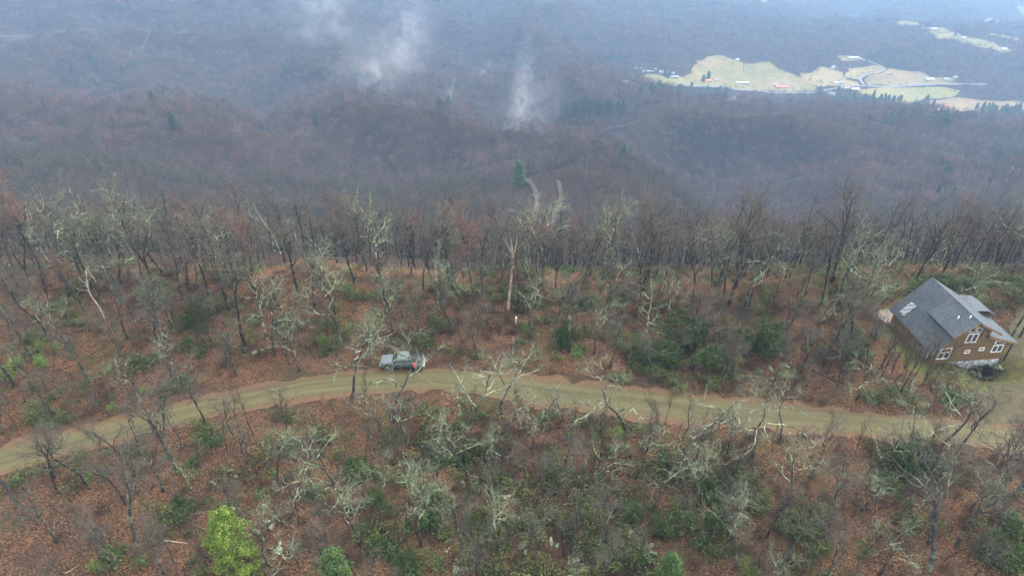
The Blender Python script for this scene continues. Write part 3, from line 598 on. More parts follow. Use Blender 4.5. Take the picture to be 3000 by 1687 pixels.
# (x, y base, width px, height px, kind)  g = dense dark evergreen, l = olive laurel, b = low bright
SH = [(590, 955, 75, 90, 'g'), (560, 965, 60, 60, 'l'), (450, 850, 80, 50, 'l'), (640, 905, 60, 40, 'l'), (690, 820, 50, 30, 'l'), (420, 880, 60, 40, 'l'), (945, 1025, 44, 40, 'b'), (970, 1030, 30, 30, 'l'), (1235, 1010, 44, 40, 'l'),
      (1370, 870, 90, 50, 'l'), (1440, 870, 60, 45, 'l'), (1320, 860, 70, 45, 'l'), (1550, 890, 60, 40, 'l'), (1500, 880, 50, 40, 'g'), (1640, 885, 70, 45, 'l'), (1740, 890, 60, 40, 'l'), (1820, 880, 60, 40, 'l'), (1700, 895, 40, 30, 'l'),
      (1645, 1018, 55, 80, 'g'), (1550, 985, 60, 40, 'l'), (1680, 1000, 60, 60, 'l'), (1635, 1058, 40, 26, 'b'), (1690, 1050, 50, 24, 'b'), (2010, 1030, 110, 120, 'g'), (1960, 1060, 90, 70, 'g'), (1900, 1060, 80, 60, 'g'), (1855, 1040, 60, 50, 'l'), (2090, 1075, 90, 70, 'g'), (2150, 1085, 60, 50, 'l'),
      (2040, 960, 60, 50, 'g'), (2230, 1045, 100, 115, 'g'), (2270, 1000, 60, 60, 'g'), (2170, 990, 60, 40, 'l'), (2480, 1045, 70, 70, 'g'), (2500, 1010, 45, 45, 'g'), (2340, 905, 40, 36, 'b'), (2690, 850, 60, 36, 'g'), (2760, 845, 70, 40, 'g'), (2840, 850, 60, 40, 'g'), (2980, 850, 50, 30, 'g'),
      (2620, 1385, 80, 120, 'g'), (2670, 1365, 80, 95, 'g'), (2710, 1390, 70, 70, 'g'), (2590, 1430, 60, 60, 'g'), (2750, 1370, 50, 45, 'g'), (2580, 1340, 50, 50, 'l'), (2340, 1540, 50, 60, 'l'), (2670, 1545, 50, 36, 'l'), (2370, 1590, 50, 50, 'l'), (2900, 1640, 90, 100, 'g'), (2960, 1660, 80, 90, 'g'), (2950, 1560, 60, 70, 'g'),
      (1310, 1375, 52, 50, 'g'), (1365, 1360, 50, 45, 'g'), (1300, 1300, 60, 40, 'l'), (1145, 1305, 60, 40, 'l'), (1035, 1375, 50, 45, 'g'), (1065, 1400, 40, 35, 'l'), (1280, 1480, 50, 70, 'g'), (1270, 1540, 60, 60, 'g'), (1110, 1480, 50, 50, 'g'), (1170, 1570, 60, 60, 'l'), (1120, 1620, 60, 60, 'g'), (1200, 1660, 60, 50, 'g'), (1070, 1570, 50, 50, 'l'),
      (1390, 1530, 44, 44, 'l'), (1440, 1430, 44, 40, 'l'), (1400, 1610, 60, 50, 'l'), (1610, 1400, 50, 50, 'g'), (1640, 1530, 60, 50, 'l'), (1550, 1560, 50, 40, 'l'), (1450, 1290, 60, 50, 'l'), (1470, 1680, 60, 50, 'l'),
      (2070, 1440, 60, 50, 'g'), (2040, 1390, 40, 36, 'b'), (2110, 1420, 60, 50, 'g'), (1990, 1400, 50, 45, 'g'), (1960, 1370, 50, 40, 'g'), (1810, 1290, 50, 36, 'b'), (1850, 1520, 70, 60, 'g'), (1930, 1560, 60, 60, 'g'), (2000, 1540, 60, 60, 'l'), (2080, 1560, 60, 70, 'g'), (2120, 1540, 50, 60, 'g'), (2110, 1500, 60, 40, 'l'),
      (1790, 1600, 70, 60, 'l'), (1760, 1660, 70, 60, 'l'), (1850, 1650, 60, 55, 'l'), (2180, 1690, 60, 60, 'b'), (2120, 1620, 50, 40, 'l'), (1690, 1480, 50, 50, 'l'), (1730, 1530, 50, 45, 'l'), (1580, 1660, 60, 50, 'l'), (2230, 1480, 80, 60, 'l'), (2180, 1430, 60, 50, 'l'),
      (165, 1030, 40, 30, 'b'), (110, 1040, 60, 40, 'b'), (60, 1080, 70, 46, 'b'), (20, 1110, 60, 50, 'b'), (120, 1075, 60, 36, 'b'), (215, 1050, 30, 24, 'b'), (320, 1100, 30, 26, 'b'), (100, 1000, 60, 46, 'l'), (110, 1230, 60, 40, 'g'), (200, 1235, 34, 20, 'b'), (335, 1205, 40, 22, 'b'), (180, 910, 60, 40, 'l'), (240, 960, 60, 40, 'l'),
      (490, 1150, 50, 36, 'l'), (530, 1140, 40, 30, 'l'), (420, 1160, 40, 26, 'b'), (400, 1080, 40, 40, 'l'), (290, 1675, 46, 44, 'b'), (320, 1635, 36, 30, 'b'), (350, 1630, 30, 26, 'g'), (535, 1495, 40, 60, 'g'), (600, 1285, 50, 30, 'g'), (620, 1300, 30, 30, 'l'), (380, 1360, 24, 22, 'b'), (800, 1320, 50, 50, 'l'), (850, 1230, 50, 40, 'l'), (950, 1300, 50, 40, 'l'),
      (920, 1460, 40, 50, 'g'), (2790, 1180, 26, 26, 'g'), (2610, 1160, 40, 30, 'l'), (2560, 1180, 30, 20, 'g'), (1990, 1150, 70, 36, 'l'), (2080, 1130, 50, 30, 'l'), (1830, 1120, 60, 30, 'l'), (2300, 1110, 40, 30, 'b'), (1290, 960, 40, 30, 'l'), (960, 960, 40, 30, 'l'), (830, 950, 40, 26, 'l'), (1120, 880, 60, 36, 'l'), (1040, 880, 50, 30, 'l')]
shr = []; rb = random.Random(11)
for (bx, by, wp, hp, kd) in SH:
    p = ground(bx, by - 6); Z = p[1] * CP + CAMZ * SP - p[2] * SP
    wm = wp * Z / F; hm = max(hp * Z / F / .80 - wm * .30, wm * .45); shr.append(dict(p=p, w=wm, h=hm, key=kd, px=bx, py=by))
SDESC = dict(g='dense dark evergreen', l='thin olive', b='low bright green')
label_set(shr, 'shrub', SDESC, None)
for s in shr:
    me = rb.choice({'g': BUSH, 'l': LAUR, 'b': LOWB}[s['key']]); o = empty('evergreen_shrub', s['p'], rb.uniform(0, 6.28)); zz = 2.6 if s['key'] != 'b' else 1.5
    sx = s['w'] / 3.6; sz = s['h'] / zz; o.scale = (sx, sx, max(sz, sx * .5)); tag(o, s['label'], 'shrub', 'evergreen shrubs in the undergrowth')
    link(bpy.data.objects.new('foliage', me[0]), o); link(bpy.data.objects.new('stem', me[1]), o)
# bright conifers
def needle_tree(px, py, wpx, ty, label, m, seed, name='conifer', per=22, clumps=560, leaf=.10):
    p = ground(px, py); Z = p[1] * CP + (CAMZ - p[2]) * SP; H = height_for(p, ty); W = wpx * Z / F / 2; r_ = np.random.default_rng(seed)
    nb = 70; t = (np.arange(nb) + r_.random(nb)) / nb; az = np.arange(nb) * 2.4 + r_.normal(0, .4, nb); prof = W * np.clip(1.35 * (1 - t) ** .50 * (t + .30) ** .45, .05, 1.05) * r_.uniform(.55, 1.08, nb)
    k = r_.integers(0, nb, clumps); ext = r_.uniform(.35, 1, clumps) ** .6; rr = prof[k] * ext
    C = np.c_[rr * np.cos(az[k]), rr * np.sin(az[k]), H * (.04 + .92 * t[k]) + rr * .30] + r_.normal(0, .17, (clumps, 3)); D = np.c_[np.cos(az[k]), np.sin(az[k]), np.full(clumps, .5)]
    V, T = leaves(r_, C, D, leaf, per, leaf * 1.5)
    n = 60; tb = np.linspace(.08, .92, n); a2 = r_.random(n) * 6.283; B = np.c_[np.zeros((n, 2)), H * tb]; D2 = np.c_[np.cos(a2), np.sin(a2), np.full(n, .35)]
    br = tubes(grow(r_, B, D2, W * (1.05 - tb) * .9 + .2, 4, .06, .02), taper(np.full(n, .03), np.full(n, .008), 5), 4); V = np.concatenate([V, br[0]]); T = np.concatenate([T, br[1] + len(V) - len(br[0])]); mi = np.zeros(len(T), int); mi[-len(br[1]):] = 1
    P0 = grow(r_, np.zeros((1, 3)), np.array([[0, 0, 1.]]), np.array([H * .93]), 8, .02, 0); P0[:, 0, 2] = -.4
    tr = tubes(P0, taper(np.array([.13]), np.array([.03]), 9), 7)
    o = empty(name, p); tag(o, label, 'conifer'); link(bpy.data.objects.new('crown', np_mesh('crown', V, T, [m, M['dark']], mi, smooth=False)), o); link(bpy.data.objects.new('trunk', np_mesh('trunk', tr[0], tr[1], [M['dark']])), o)
needle_tree(716, 1700, 150, 1500, 'bright lime green young conifer glowing among bare trees in the left foreground', M['lime'], 61, clumps=1000)
needle_tree(1000, 1735, 88, 1612, 'fresh green young conifer cut by the bottom edge, right of the lime green one', M['pine'], 62)
needle_tree(1948, 1740, 80, 1628, 'fresh green young conifer at the bottom edge, right of the mossy rocks', M['pine'], 63)
p = ground(1520, 545); H = height_for(p, 478)
(V, T), tr, br = conifer_arrays(5, H=H, R=H * .24, n=260, per=9, size=.45)
o = empty('conifer', p); tag(o, 'lone deep green conifer standing above the bend of the forest track', 'conifer')
link(bpy.data.objects.new('crown', np_mesh('crown', np.concatenate([V, br[0]]), np.concatenate([T, br[1] + len(V)]), [M['pine2']], smooth=False)), o); link(bpy.data.objects.new('trunk', np_mesh('trunk', tr[0], tr[1], [M['dark']])), o)

# ------------------------------------------------------------------ rocks, logs, post
def rock_mesh(seed, m):
    bm = bmesh.new(); bmesh.ops.create_icosphere(bm, subdivisions=3, radius=1); rg = random.Random(seed); from mathutils import noise
    pl = [(Vector((rg.gauss(0, 1), rg.gauss(0, 1), rg.gauss(0, .8))).normalized(), rg.uniform(.45, .8)) for _ in range(9)]
    for v in bm.verts:
        c = v.co.copy()
        for n_, d_ in pl:
            e = c.dot(n_) - d_
            if e > 0: c -= n_ * e * .92
        v.co = c * (1 + .12 * noise.noise(c * 3 + Vector((seed, 0, 0))))
    me = bpy.data.meshes.new('boulder'); bm.to_mesh(me); bm.free(); me.materials.append(m); return me
RK = [rock_mesh(i, M['rock']) for i in range(7)]
rk = random.Random(5); rocks = []
CL = [(1395, 1440, 10, 40, 22), (1620, 1365, 4, 30, 14), (1440, 1540, 5, 26, 22), (1500, 1575, 3, 20, 18), (1310, 1610, 5, 12, 22), (1360, 1665, 7, 14, 24), (1870, 1560, 6, 26, 14), (1900, 1620, 3, 18, 14), (800, 1530, 7, 34, 24), (840, 1610, 5, 22, 16),
      (1620, 1600, 3, 14, 12), (1700, 1640, 2, 12, 10), (1420, 1655, 3, 16, 10), (785, 1305, 2, 8, 5), (890, 1435, 2, 14, 10), (480, 985, 2, 12, 5), (428, 930, 1, 2, 2), (395, 945, 1, 2, 2), (750, 1030, 2, 20, 5), (820, 985, 2, 14, 8), (925, 1040, 1, 3, 3), (1985, 1640, 2, 12, 12),
      (2350, 1003, 1, 2, 2), (2305, 1078, 1, 2, 2), (2220, 1085, 3, 12, 6), (2255, 1080, 1, 8, 4), (1540, 1620, 2, 14, 12), (680, 1400, 2, 16, 12), (1470, 1450, 3, 16, 12), (620, 1415, 1, 3, 3)]
for ci, (cx, cy, n, sx, sy) in enumerate(CL):
    for q in range(n):
        px, py = cx + rk.gauss(0, sx) * .8, cy + rk.gauss(0, sy) * .8; rocks.append(dict(p=ground(px, py), px=px, py=py, key=rk.choice('rst'), s=rk.uniform(.22, .52) if n > 2 else rk.uniform(.3, .6)))
for r in rocks: r['s'] *= dict(r=1, s=.75, t=1.25)[r['key']]
label_set(rocks, 'boulder', dict(r='mid-sized pale', s='small pale', t='large pale'), None)
for r in rocks:
    o = link(bpy.data.objects.new('boulder', rk.choice(RK))); o.location = r['p'] + Vector((0, 0, r['s'] * .12)); o.rotation_euler = (rk.uniform(-.5, .5), rk.uniform(-.5, .5), rk.uniform(0, 6.28))
    o.scale = (r['s'] * rk.uniform(.8, 1.5), r['s'] * rk.uniform(.6, 1), r['s'] * rk.uniform(.45, .8)); tag(o, r['label'], 'boulder', 'lichened boulders on the ridge')
def log(ax, ay, bx, by, r, m, label, name='fallen_log', branch=0):
    a = ground(ax, ay); b = ground(bx, by); n = 9; P = np.array([[list(a + (b - a) * i / (n - 1)) for i in range(n)]]); rg = np.random.default_rng(int(ax + ay))
    P[0, :, :2] += np.cumsum(rg.normal(0, .04, (n, 2)), 0); P[0, :, 2] = gz(P[0, :, 0], P[0, :, 1]) + r * .7
    V, T = tubes(P, taper(np.array([r]), np.array([r * .45]), n), 7)
    if branch:
        B, D, L, rr = spawn(rg, P, taper(np.array([r]), np.array([r * .4]), n), branch, .3, 1, 45, 1.3); D[:, 2] = np.abs(D[:, 2]); P1 = grow(rg, B, D, L, 4, .15, 0); v, t = tubes(P1, taper(rr * .5, rr * .15, 5), 4); T = np.concatenate([T, t + len(V)]); V = np.concatenate([V, v])
    o = link(bpy.data.objects.new(name, np_mesh(name, V, T, [m]))); tag(o, label, 'log', 'fallen logs and branches')
log(1225, 985, 1345, 972, .13, M['dark'], 'dark fallen trunk lying on the leaf litter above the pickup', branch=5)
log(2181, 1100, 2295, 1110, .12, M['bare'], 'pale straight fallen log right of the evergreen thicket')
log(2400, 1035, 2450, 1043, .12, M['mid'], 'short grey fallen log left of the house')
log(480, 1585, 560, 1590, .09, M['bare'], 'thin brown fallen pole left of the lime green conifer')
log(190, 1680, 235, 1655, .07, M['bare'], 'pale broken branch on the leaves in the bottom left corner')
log(580, 1392, 660, 1370, .07, M['lich'], 'pale crooked fallen branch on the near slope above the lime green conifer', branch=4)
log(1400, 918, 1490, 916, .11, M['dark'], 'dark fallen log at the foot of the cream snag', branch=3)
log(2220, 1120, 2300, 1150, .09, M['mid'], 'grey fallen branch on the bank right of the thicket', branch=3)
log(1060, 1620, 1130, 1590, .08, M['lich'], 'lichen-covered fallen branch on rocky ground right of the fresh green conifer', branch=3)
log(1640, 1480, 1760, 1475, .08, M['lich'], 'long lichen-covered fallen branch near the mossy rocks', branch=5)
log(2380, 1085, 2490, 1130, .10, M['dark'], 'dark fallen log under saplings left of the house', branch=2)
M['white'] = m_speck('white_paint', (.70, .70, .68), (.86, .86, .84), 6, .5, 0)
p = ground(1512, 949); b = MB(); b.cyl((0, 0, -.2), (0, 0, 1.25), .13, .13, 12); po = empty('marker_post', p); tag(po, 'short white marker post standing alone on the leaf litter', 'post')
b.build('post', M['white'], po, smooth=False); b = MB(); b.cyl((0, 0, 1.25), (0, 0, 1.36), .145, .08, 12); b.build('cap', M['white'], po)

# ------------------------------------------------------------------ scattered masses (geometry nodes)
def scatter(name, pts, idx, rot, scl, meshes, label, cat=None):
    """one 'stuff' object: every point carries an instance of one of the meshes"""
    c = bpy.data.collections.new(name + '_kinds')
    for i, me in enumerate(meshes):
        o = bpy.data.objects.new('%s_%02d' % (name, i), me); c.objects.link(o)
    me = bpy.data.meshes.new(name); n = len(pts); me.vertices.add(n); me.vertices.foreach_set('co', np.ascontiguousarray(pts, np.float32).ravel())
    a = me.attributes.new('pick', 'INT', 'POINT'); a.data.foreach_set('value', np.ascontiguousarray(idx, np.int32))
    a = me.attributes.new('turn', 'FLOAT_VECTOR', 'POINT'); a.data.foreach_set('vector', np.ascontiguousarray(rot, np.float32).ravel())
    a = me.attributes.new('grow', 'FLOAT_VECTOR', 'POINT'); a.data.foreach_set('vector', np.ascontiguousarray(scl, np.float32).ravel())
    o = link(bpy.data.objects.new(name, me)); tag(o, label, cat, None, 'stuff')
    g = bpy.data.node_groups.new(name + '_nodes', 'GeometryNodeTree'); g.interface.new_socket('Geometry', in_out='INPUT', socket_type='NodeSocketGeometry'); g.interface.new_socket('Geometry', in_out='OUTPUT', socket_type='NodeSocketGeometry')
    N = g.nodes; gi = N.new('NodeGroupInput'); go = N.new('NodeGroupOutput'); ip = N.new('GeometryNodeInstanceOnPoints'); ci = N.new('GeometryNodeCollectionInfo')
    ci.inputs['Collection'].default_value = c; ci.inputs['Separate Children'].default_value = True; ci.inputs['Reset Children'].default_value = True
    def at(nm, ty):
        q = N.new('GeometryNodeInputNamedAttribute'); q.data_type = ty; q.inputs['Name'].default_value = nm; return q.outputs['Attribute']
    g.links.new(gi.outputs[0], ip.inputs['Points']); g.links.new(ci.outputs[0], ip.inputs['Instance']); ip.inputs['Pick Instance'].default_value = True
    g.links.new(at('pick', 'INT'), ip.inputs['Instance Index']); g.links.new(at('turn', 'FLOAT_VECTOR'), ip.inputs['Rotation']); g.links.new(at('grow', 'FLOAT_VECTOR'), ip.inputs['Scale'])
    g.links.new(ip.outputs[0], go.inputs[0]); md = o.modifiers.new('scatter', 'NODES'); md.node_group = g; return o
rg = np.random.default_rng(99)
def jgrid(y0, y1, cell, umax):
    ys = np.arange(y0, y1, cell); out = []
    for i, y in enumerate(ys):
        xm = y * umax + 12; xs = np.arange(-xm, xm, cell) + (i % 2) * cell / 2; out.append(np.c_[xs, np.full(len(xs), y)])
    P = np.concatenate(out); return P + rg.uniform(-.47, .47, P.shape) * cell
# valley fields and tracks, traced in the photograph and laid on the ground
q3 = lambda L: [(2000 + a / 2.576, b / 2.576) for a, b in L]
FIELDS = [
    ('pasture', q3([(75, 495), (180, 432), (300, 425), (420, 470), (500, 490), (650, 475), (760, 540), (900, 600), (1010, 660), (1000, 692), (640, 690), (160, 652), (0, 640), (0, 590), (90, 560)]), 'A'),
    ('pasture', [(1836, 212), (1870, 214), (1930, 220), (2002, 226), (2002, 250), (1960, 252), (1930, 246), (1890, 244), (1875, 232)], 'B'),
    ('pasture', q3([(1010, 505), (1060, 500), (1200, 550), (1230, 600), (1330, 620), (1340, 645), (1030, 662), (900, 600), (880, 560), (990, 555)]), 'C'),
    ('pasture', q3([(1230, 512), (1450, 500), (1530, 530), (1380, 562), (1330, 600), (1230, 590)]), 'C'),
    ('pasture', q3([(1380, 610), (1450, 560), (1560, 525), (1780, 540), (1850, 580), (1810, 640), (1400, 642)]), 'D'),
    ('pasture', q3([(1350, 672), (1650, 657), (1980, 655), (2110, 690), (2050, 735), (1870, 745), (1730, 780), (1600, 768), (1450, 742), (1330, 702)]), 'B'),
    ('pasture', q3([(1880, 762), (2100, 735), (2200, 745), (2700, 800), (2700, 850), (2250, 832), (2050, 842), (1880, 820)]), 'D'),
    ('pasture', q3([(1590, 162), (1780, 185), (2000, 232), (2090, 268), (2250, 300), (2400, 352), (2500, 385), (2450, 405), (2200, 350), (2050, 292), (1910, 300), (1880, 240), (1780, 212), (1620, 180)]), 'A'),
    ('pasture', q3([(2290, 262), (2620, 270), (2620, 305), (2400, 290)]), 'C'), ('pasture', q3([(2290, 140), (2480, 150), (2370, 195)]), 'C'), ('pasture', q3([(2510, 60), (2620, 50), (2620, 100), (2540, 90)]), 'A'),
    ('pasture', q3([(570, -8), (800, -8), (780, 22), (610, 38)]), 'C'), ('pasture', q3([(1170, 418), (1300, 430), (1400, 452), (1390, 464), (1200, 462)]), 'C'), ('pasture', q3([(1345, 797), (1480, 797), (1470, 807), (1350, 807)]), 'A'),
    ('pasture', q3([(1810, 590), (2060, 590), (2060, 630), (1850, 640)]), 'A'), ('pasture', q3([(300, 745), (400, 745), (400, 775), (320, 775)]), 'A')]
M['fA'] = m_grass('pasture_green_tan', (.105, .115, .042), (.17, .15, .060), (.24, .165, .080), .012)
M['fB'] = m_grass('pasture_green', (.14, .15, .052), (.19, .178, .070), (.24, .185, .085), .014)
M['fC'] = m_grass('pasture_tan', (.16, .145, .07), (.235, .185, .09), (.28, .205, .10), .014)
M['fD'] = m_grass('pasture_pink', (.15, .125, .07), (.215, .165, .088), (.26, .185, .10), .016)
FPOLY = []
for nm, poly, k in FIELDS:
    W = [ground(a, b) for a, b in poly]; W = [(p.x, p.y) for p in W]; ob, out = patch(nm, W, M['f' + k], 14, .5, 15); FPOLY.append(out)
M['track'] = m_speck('dirt_track', (.048, .040, .029), (.078, .066, .048), .2, .9, 0); M['paved'] = m_speck('paved_road', (.12, .125, .13), (.17, .175, .18), .1, .8, 0); M['conc'] = m_speck('pale_drive', (.16, .16, .145), (.22, .22, .20), .1, .8, 0)
TRK = []
def track(name, pts, wd, m, n=90, clear=9.0, lift=.9):
    L = np.array([tuple(ground(a, b))[:2] + (wd / 2,) for a, b in pts]); L = resample(L, n); TRK.append((L, clear)); ribbon(name, L, m, lift, 0, 2); return L
track('valley_road', q3([(-60, 640), (160, 654), (500, 682), (890, 706), (1010, 701), (1200, 662), (1350, 650), (1650, 655), (2050, 637), (2300, 640)]), 9, M['paved'], 160, 8)
track('driveway_loop', q3([(665, 640), (720, 622), (800, 614), (860, 645), (885, 696)]), 4.5, M['conc'], 60, 5)
track('farm_lane', q3([(1390, 458), (1470, 490), (1535, 525), (1400, 562), (1330, 595), (1370, 645)]), 5, M['conc'], 90, 6)
track('forest_track', [(-30, 106), (120, 104), (250, 96), (380, 88), (440, 88), (448, 105), (420, 125), (385, 150), (360, 175)], 5, M['track'], 120, 13)
track('forest_track', [(1318, 290), (1320, 262), (1332, 246), (1368, 235), (1405, 228), (1420, 212), (1436, 180)], 5.5, M['track'], 90, 12)
track('forest_track', [(1590, 400), (1615, 380), (1640, 368), (1720, 371), (1800, 374), (1870, 370), (1895, 355), (1885, 340)], 3.5, M['track'], 90, 4)
track('forest_track', [(1538, 528), (1560, 542), (1574, 570), (1574, 605), (1560, 650), (1562, 690), (1600, 700), (1622, 650), (1638, 605), (1648, 575), (1645, 548), (1634, 532)], 2.8, M['track'], 110, 8)
pc = ground(1520, 545); FPOLY.append(np.array([(pc.x - 7, pc.y - 9), (pc.x + 7, pc.y - 9), (pc.x + 7, pc.y + 5), (pc.x - 7, pc.y + 5)]))
def tmask(P, allow=1.0):
    """False where trees are cleared: pasture, tracks"""
    x, y = P[:, 0], P[:, 1]; keep = np.ones(len(P), bool); fr = 1 + 26 / np.maximum(y, 100)
    for poly in FPOLY:
        for k in (1, 1 + 22 / np.maximum(y, 100), 1 + 42 / np.maximum(y, 100)): keep &= ~inpoly(x * k, y * k, poly)
    for L, c in TRK:
        bx0, by0 = L[:, :2].min(0) - 40; bx1, by1 = L[:, :2].max(0) + 40; m = (x > bx0) & (x < bx1) & (y > by0) & (y < by1)
        for k in (0, 7.0):
            xs = x[m] * (1 + k / y[m]); ys = y[m] + k; dd = np.min(np.hypot(xs[:, None] - L[None, :, 0], ys[:, None] - L[None, :, 1]), axis=1); km = keep[m]; km &= dd > c * .6; keep[m] = km
    return keep
def vis(P, H=14):
    z = gz(P[:, 0], P[:, 1]) + H - CAMZ; d = P[:, 1] * CP - z * SP; up = P[:, 1] * SP + z * CP; px = F * P[:, 0] / d; return (np.abs(px) < 1500 + 260) & (F * up / d < 843 + 200)
def place(P, s0, s1, tall=(0.9, 1.2)):
    n = len(P); z = gz(P[:, 0], P[:, 1]); s = rg.uniform(s0, s1, n); rot = np.c_[rg.normal(0, .04, (n, 2)), rg.uniform(0, 6.28, n)]
    return np.c_[P, z], rot, np.c_[s, s, s * rg.uniform(*tall, n)]
# 1 - hillside just behind the ridge
mk = [joined('mid', 901, 1), joined('dark', 902, 1), joined('red', 903, 1), joined('mid', 904, 1), joined('dark', 905, 1), joined('red', 906, 1), joined('oak', 907, 1), joined('mid', 908, 1, M['tw_far']), joined('dark', 909, 1, M['tw_far']), joined('pale', 910, 1)]
mk += [joined('dome', 951 + 5 * i, 1, M['tw_far' if i % 3 else 'tw_grey']) for i in range(5)]
P = np.concatenate([jgrid(93, 185, 4.9, 1.0), jgrid(185, 430, 4.8, 1.0)]); P = P[vis(P) & tmask(P)]
P = P[~((P[:, 1] < 125) & (rg.random(len(P)) < .2))]
redm = fbm(P[:, 0] / 40, P[:, 1] / 60, 77, 3)
ix = rg.choice([0, 1, 3, 4, 7, 8, 6, 9], len(P), p=[.15, .19, .15, .19, .13, .13, .045, .015]); rr = rg.random(len(P)) < np.clip(.22 + redm * 1.2, .04, .8); ix[rr] = rg.choice([2, 5], rr.sum()); fz = (P[:, 1] > 185) & (rg.random(len(P)) < .8); ix[fz] = 10 + rg.integers(0, 5, fz.sum())
a, r_, s_ = place(P, .7, 1.4, (.9, 1.25)); scatter('hillside_forest', a, ix, r_, s_, mk, 'leafless grey and red-budded woods covering the slope behind the ridge', 'forest')
# 2 - farther woods: groups of trees
FT = M['tw_far']
fk = [joined('dome', 921, 2, FT), joined('dome', 922, 2, FT), joined('mid', 923, 2, FT), joined('dome', 924, 2, FT), joined('dark', 925, 2, FT), joined('dome', 926, 2, FT), joined('dome', 929, 2, FT), joined('dome', 935, 2, M['tw_red'])]
P = jgrid(430, 1000, 7.0, .92); P = P[vis(P) & tmask(P)]
a, r_, s_ = place(P, .85, 1.75, (.75, 1.05)); scatter('distant_forest', a, rg.integers(0, 8, len(P)), r_, s_, fk, 'hazy leafless purple-grey woods rolling over the middle hills', 'forest')
gk = [joined('dome', 941 + 7 * i, 2, FT, 5, 9) for i in range(6)]
P = np.concatenate([jgrid(1000, 2400, 17, .92), jgrid(2400, 3700, 21, .85)]); P = P[vis(P) & tmask(P)]
hed = []
for poly in FPOLY[:-1]:
    m = rg.random(len(poly)) < .55; hed.append(poly[m] + rg.normal(0, 5, (m.sum(), 2)))
P0_ = np.concatenate(hed)
a, r_, s_ = place(P0_, .5, 1.25, (.75, 1.05)); scatter('hedgerow_trees', a, rg.integers(0, 8, len(P0_)), r_, s_, fk, 'ragged hedges and bare trees along the pasture edges', 'hedge')
a, r_, s_ = place(P, 1.05, 1.6, (.75, 1.05)); scatter('valley_forest', a, rg.integers(0, 6, len(P)), r_, s_, gk, 'blue hazy woods over the far mountainside and valley edges', 'forest')
# 3 - conifers scattered through the woods
cm = []
for i in range(3):
    (V, T), tr, br = conifer_arrays(70 + i, H=11, R=2.9, n=90, per=6, size=.5); cm.append(np_mesh('far_conifer', np.concatenate([V, tr[0]]), np.concatenate([T, tr[1] + len(V)]), [M['fpine']], smooth=False))
P = jgrid(300, 2400, 9, .9); dn = fbm(P[:, 0] / 90, P[:, 1] / 130, 123, 3); P = P[(rg.random(len(P)) < np.clip((dn - .26) * 1.4, .004, .55) * np.clip(P[:, 1] / 1100, .25, 1)) & vis(P) & tmask(P)]
ex = []
for (cx, cy, n, sx, sy) in [(1760, 322, 30, 95, 12), (1320, 325, 6, 34, 14), (1060, 230, 14, 40, 12), (1760, 180, 26, 60, 14), (1955, 272, 60, 48, 6), (2080, 283, 40, 40, 8), (2550, 300, 46, 60, 8), (2690, 350, 60, 100, 16), (2940, 330, 40, 60, 10), (2700, 315, 24, 20, 12)]:
    for q in range(n):
        g_ = ground(cx + rk.gauss(0, sx) * .7, cy + rk.gauss(0, sy) * .7); ex.append((g_.x, g_.y))
P = np.concatenate([P, np.array(ex)]); a, r_, s_ = place(P, .55, 1.2); scatter('distant_conifers', a, rg.integers(0, 3, len(P)), r_, s_, cm, 'dark green conifers dotted through the far leafless woods', 'forest')
# 4 - leafless brush and litter twigs on the ridge
def brush(seed, n=26, H=1.3, m='tw_brown'):
    r_ = np.random.default_rng(seed); B = np.c_[r_.normal(0, .35, (n, 2)), np.full(n, -.08)]; D = np.c_[r_.normal(0, .5, (n, 2)), np.ones(n)]; P = grow(r_, B, D, r_.uniform(.4, 1, n) * H, 4, .14, .02); R = taper(np.full(n, .014), np.full(n, .006), 5); a = [tubes(P, R, 3)]
    B, D, L, q = spawn(r_, P, R, 6, .2, 1, 45, H * .38); P2 = grow(r_, B, D, L, 2, .2, .05); a.append(tubes(P2, np.full((len(B), 3), .007), 3)); V, T, o = [], [], 0
    for v, t in a: V.append(v); T.append(t + o); o += len(v)
    return np_mesh('brush', np.concatenate(V), np.concatenate(T), [M[m]])
bk = [brush(1), brush(2, 20, 1.7), brush(3, 34, .9), brush(4, 18, 2.2, 'tw_grey'), brush(5, 26, 1.2, 'tw_lich')]
P = jgrid(30, 106, 1.15, 1.25); dr, wd = dist_line(P[:, 0], P[:, 1], RCL); d2, w2 = dist_line(P[:, 0], P[:, 1], DRIVE)
hs = (np.abs(P[:, 0] - 61.5) < 7.5) & (np.abs(P[:, 1] - 75) < 7)
dn = fbm(P[:, 0] / 9, P[:, 1] / 9, 201, 3) - .22 * (1 - sstep(-25, -8, P[:, 0])) - .5 * np.exp(-(((P[:, 0] + 32) / 11) ** 2 + ((P[:, 1] - 88) / 8) ** 2)) + .25 * (P[:, 1] > 82) + .15 * sstep(-25, 5, P[:, 0]) * (P[:, 1] < 60)
keep = (dr > wd + .5) & (d2 > w2 + .3) & ~hs & ~inpoly(P[:, 0], P[:, 1], yard) & (rg.random(len(P)) < np.clip(.28 + dn * 1.2, .04, .85)); P = P[keep]
a, r_, s_ = place(P, .6, 1.25); scatter('underbrush', a, rg.choice(5, len(P), p=[.3, .2, .3, .12, .08]), r_, s_, bk, 'thin leafless brush growing through the leaf litter', 'brush')
lk = []
for i in range(3):
    (V, T), st = bush_arrays(700 + i, rx=.6, rz=.35, lobes=5, clumps=34, per=8, leaf=.075, z0=.05); lk.append(np_mesh('ground_leaves', V, T, [M['laurel'] if i else M['rhodo']], smooth=False))
P = jgrid(32, 104, 1.5, 1.25); dr, wd = dist_line(P[:, 0], P[:, 1], RCL); hs = (np.abs(P[:, 0] - 61.5) < 8) & (np.abs(P[:, 1] - 75) < 7)
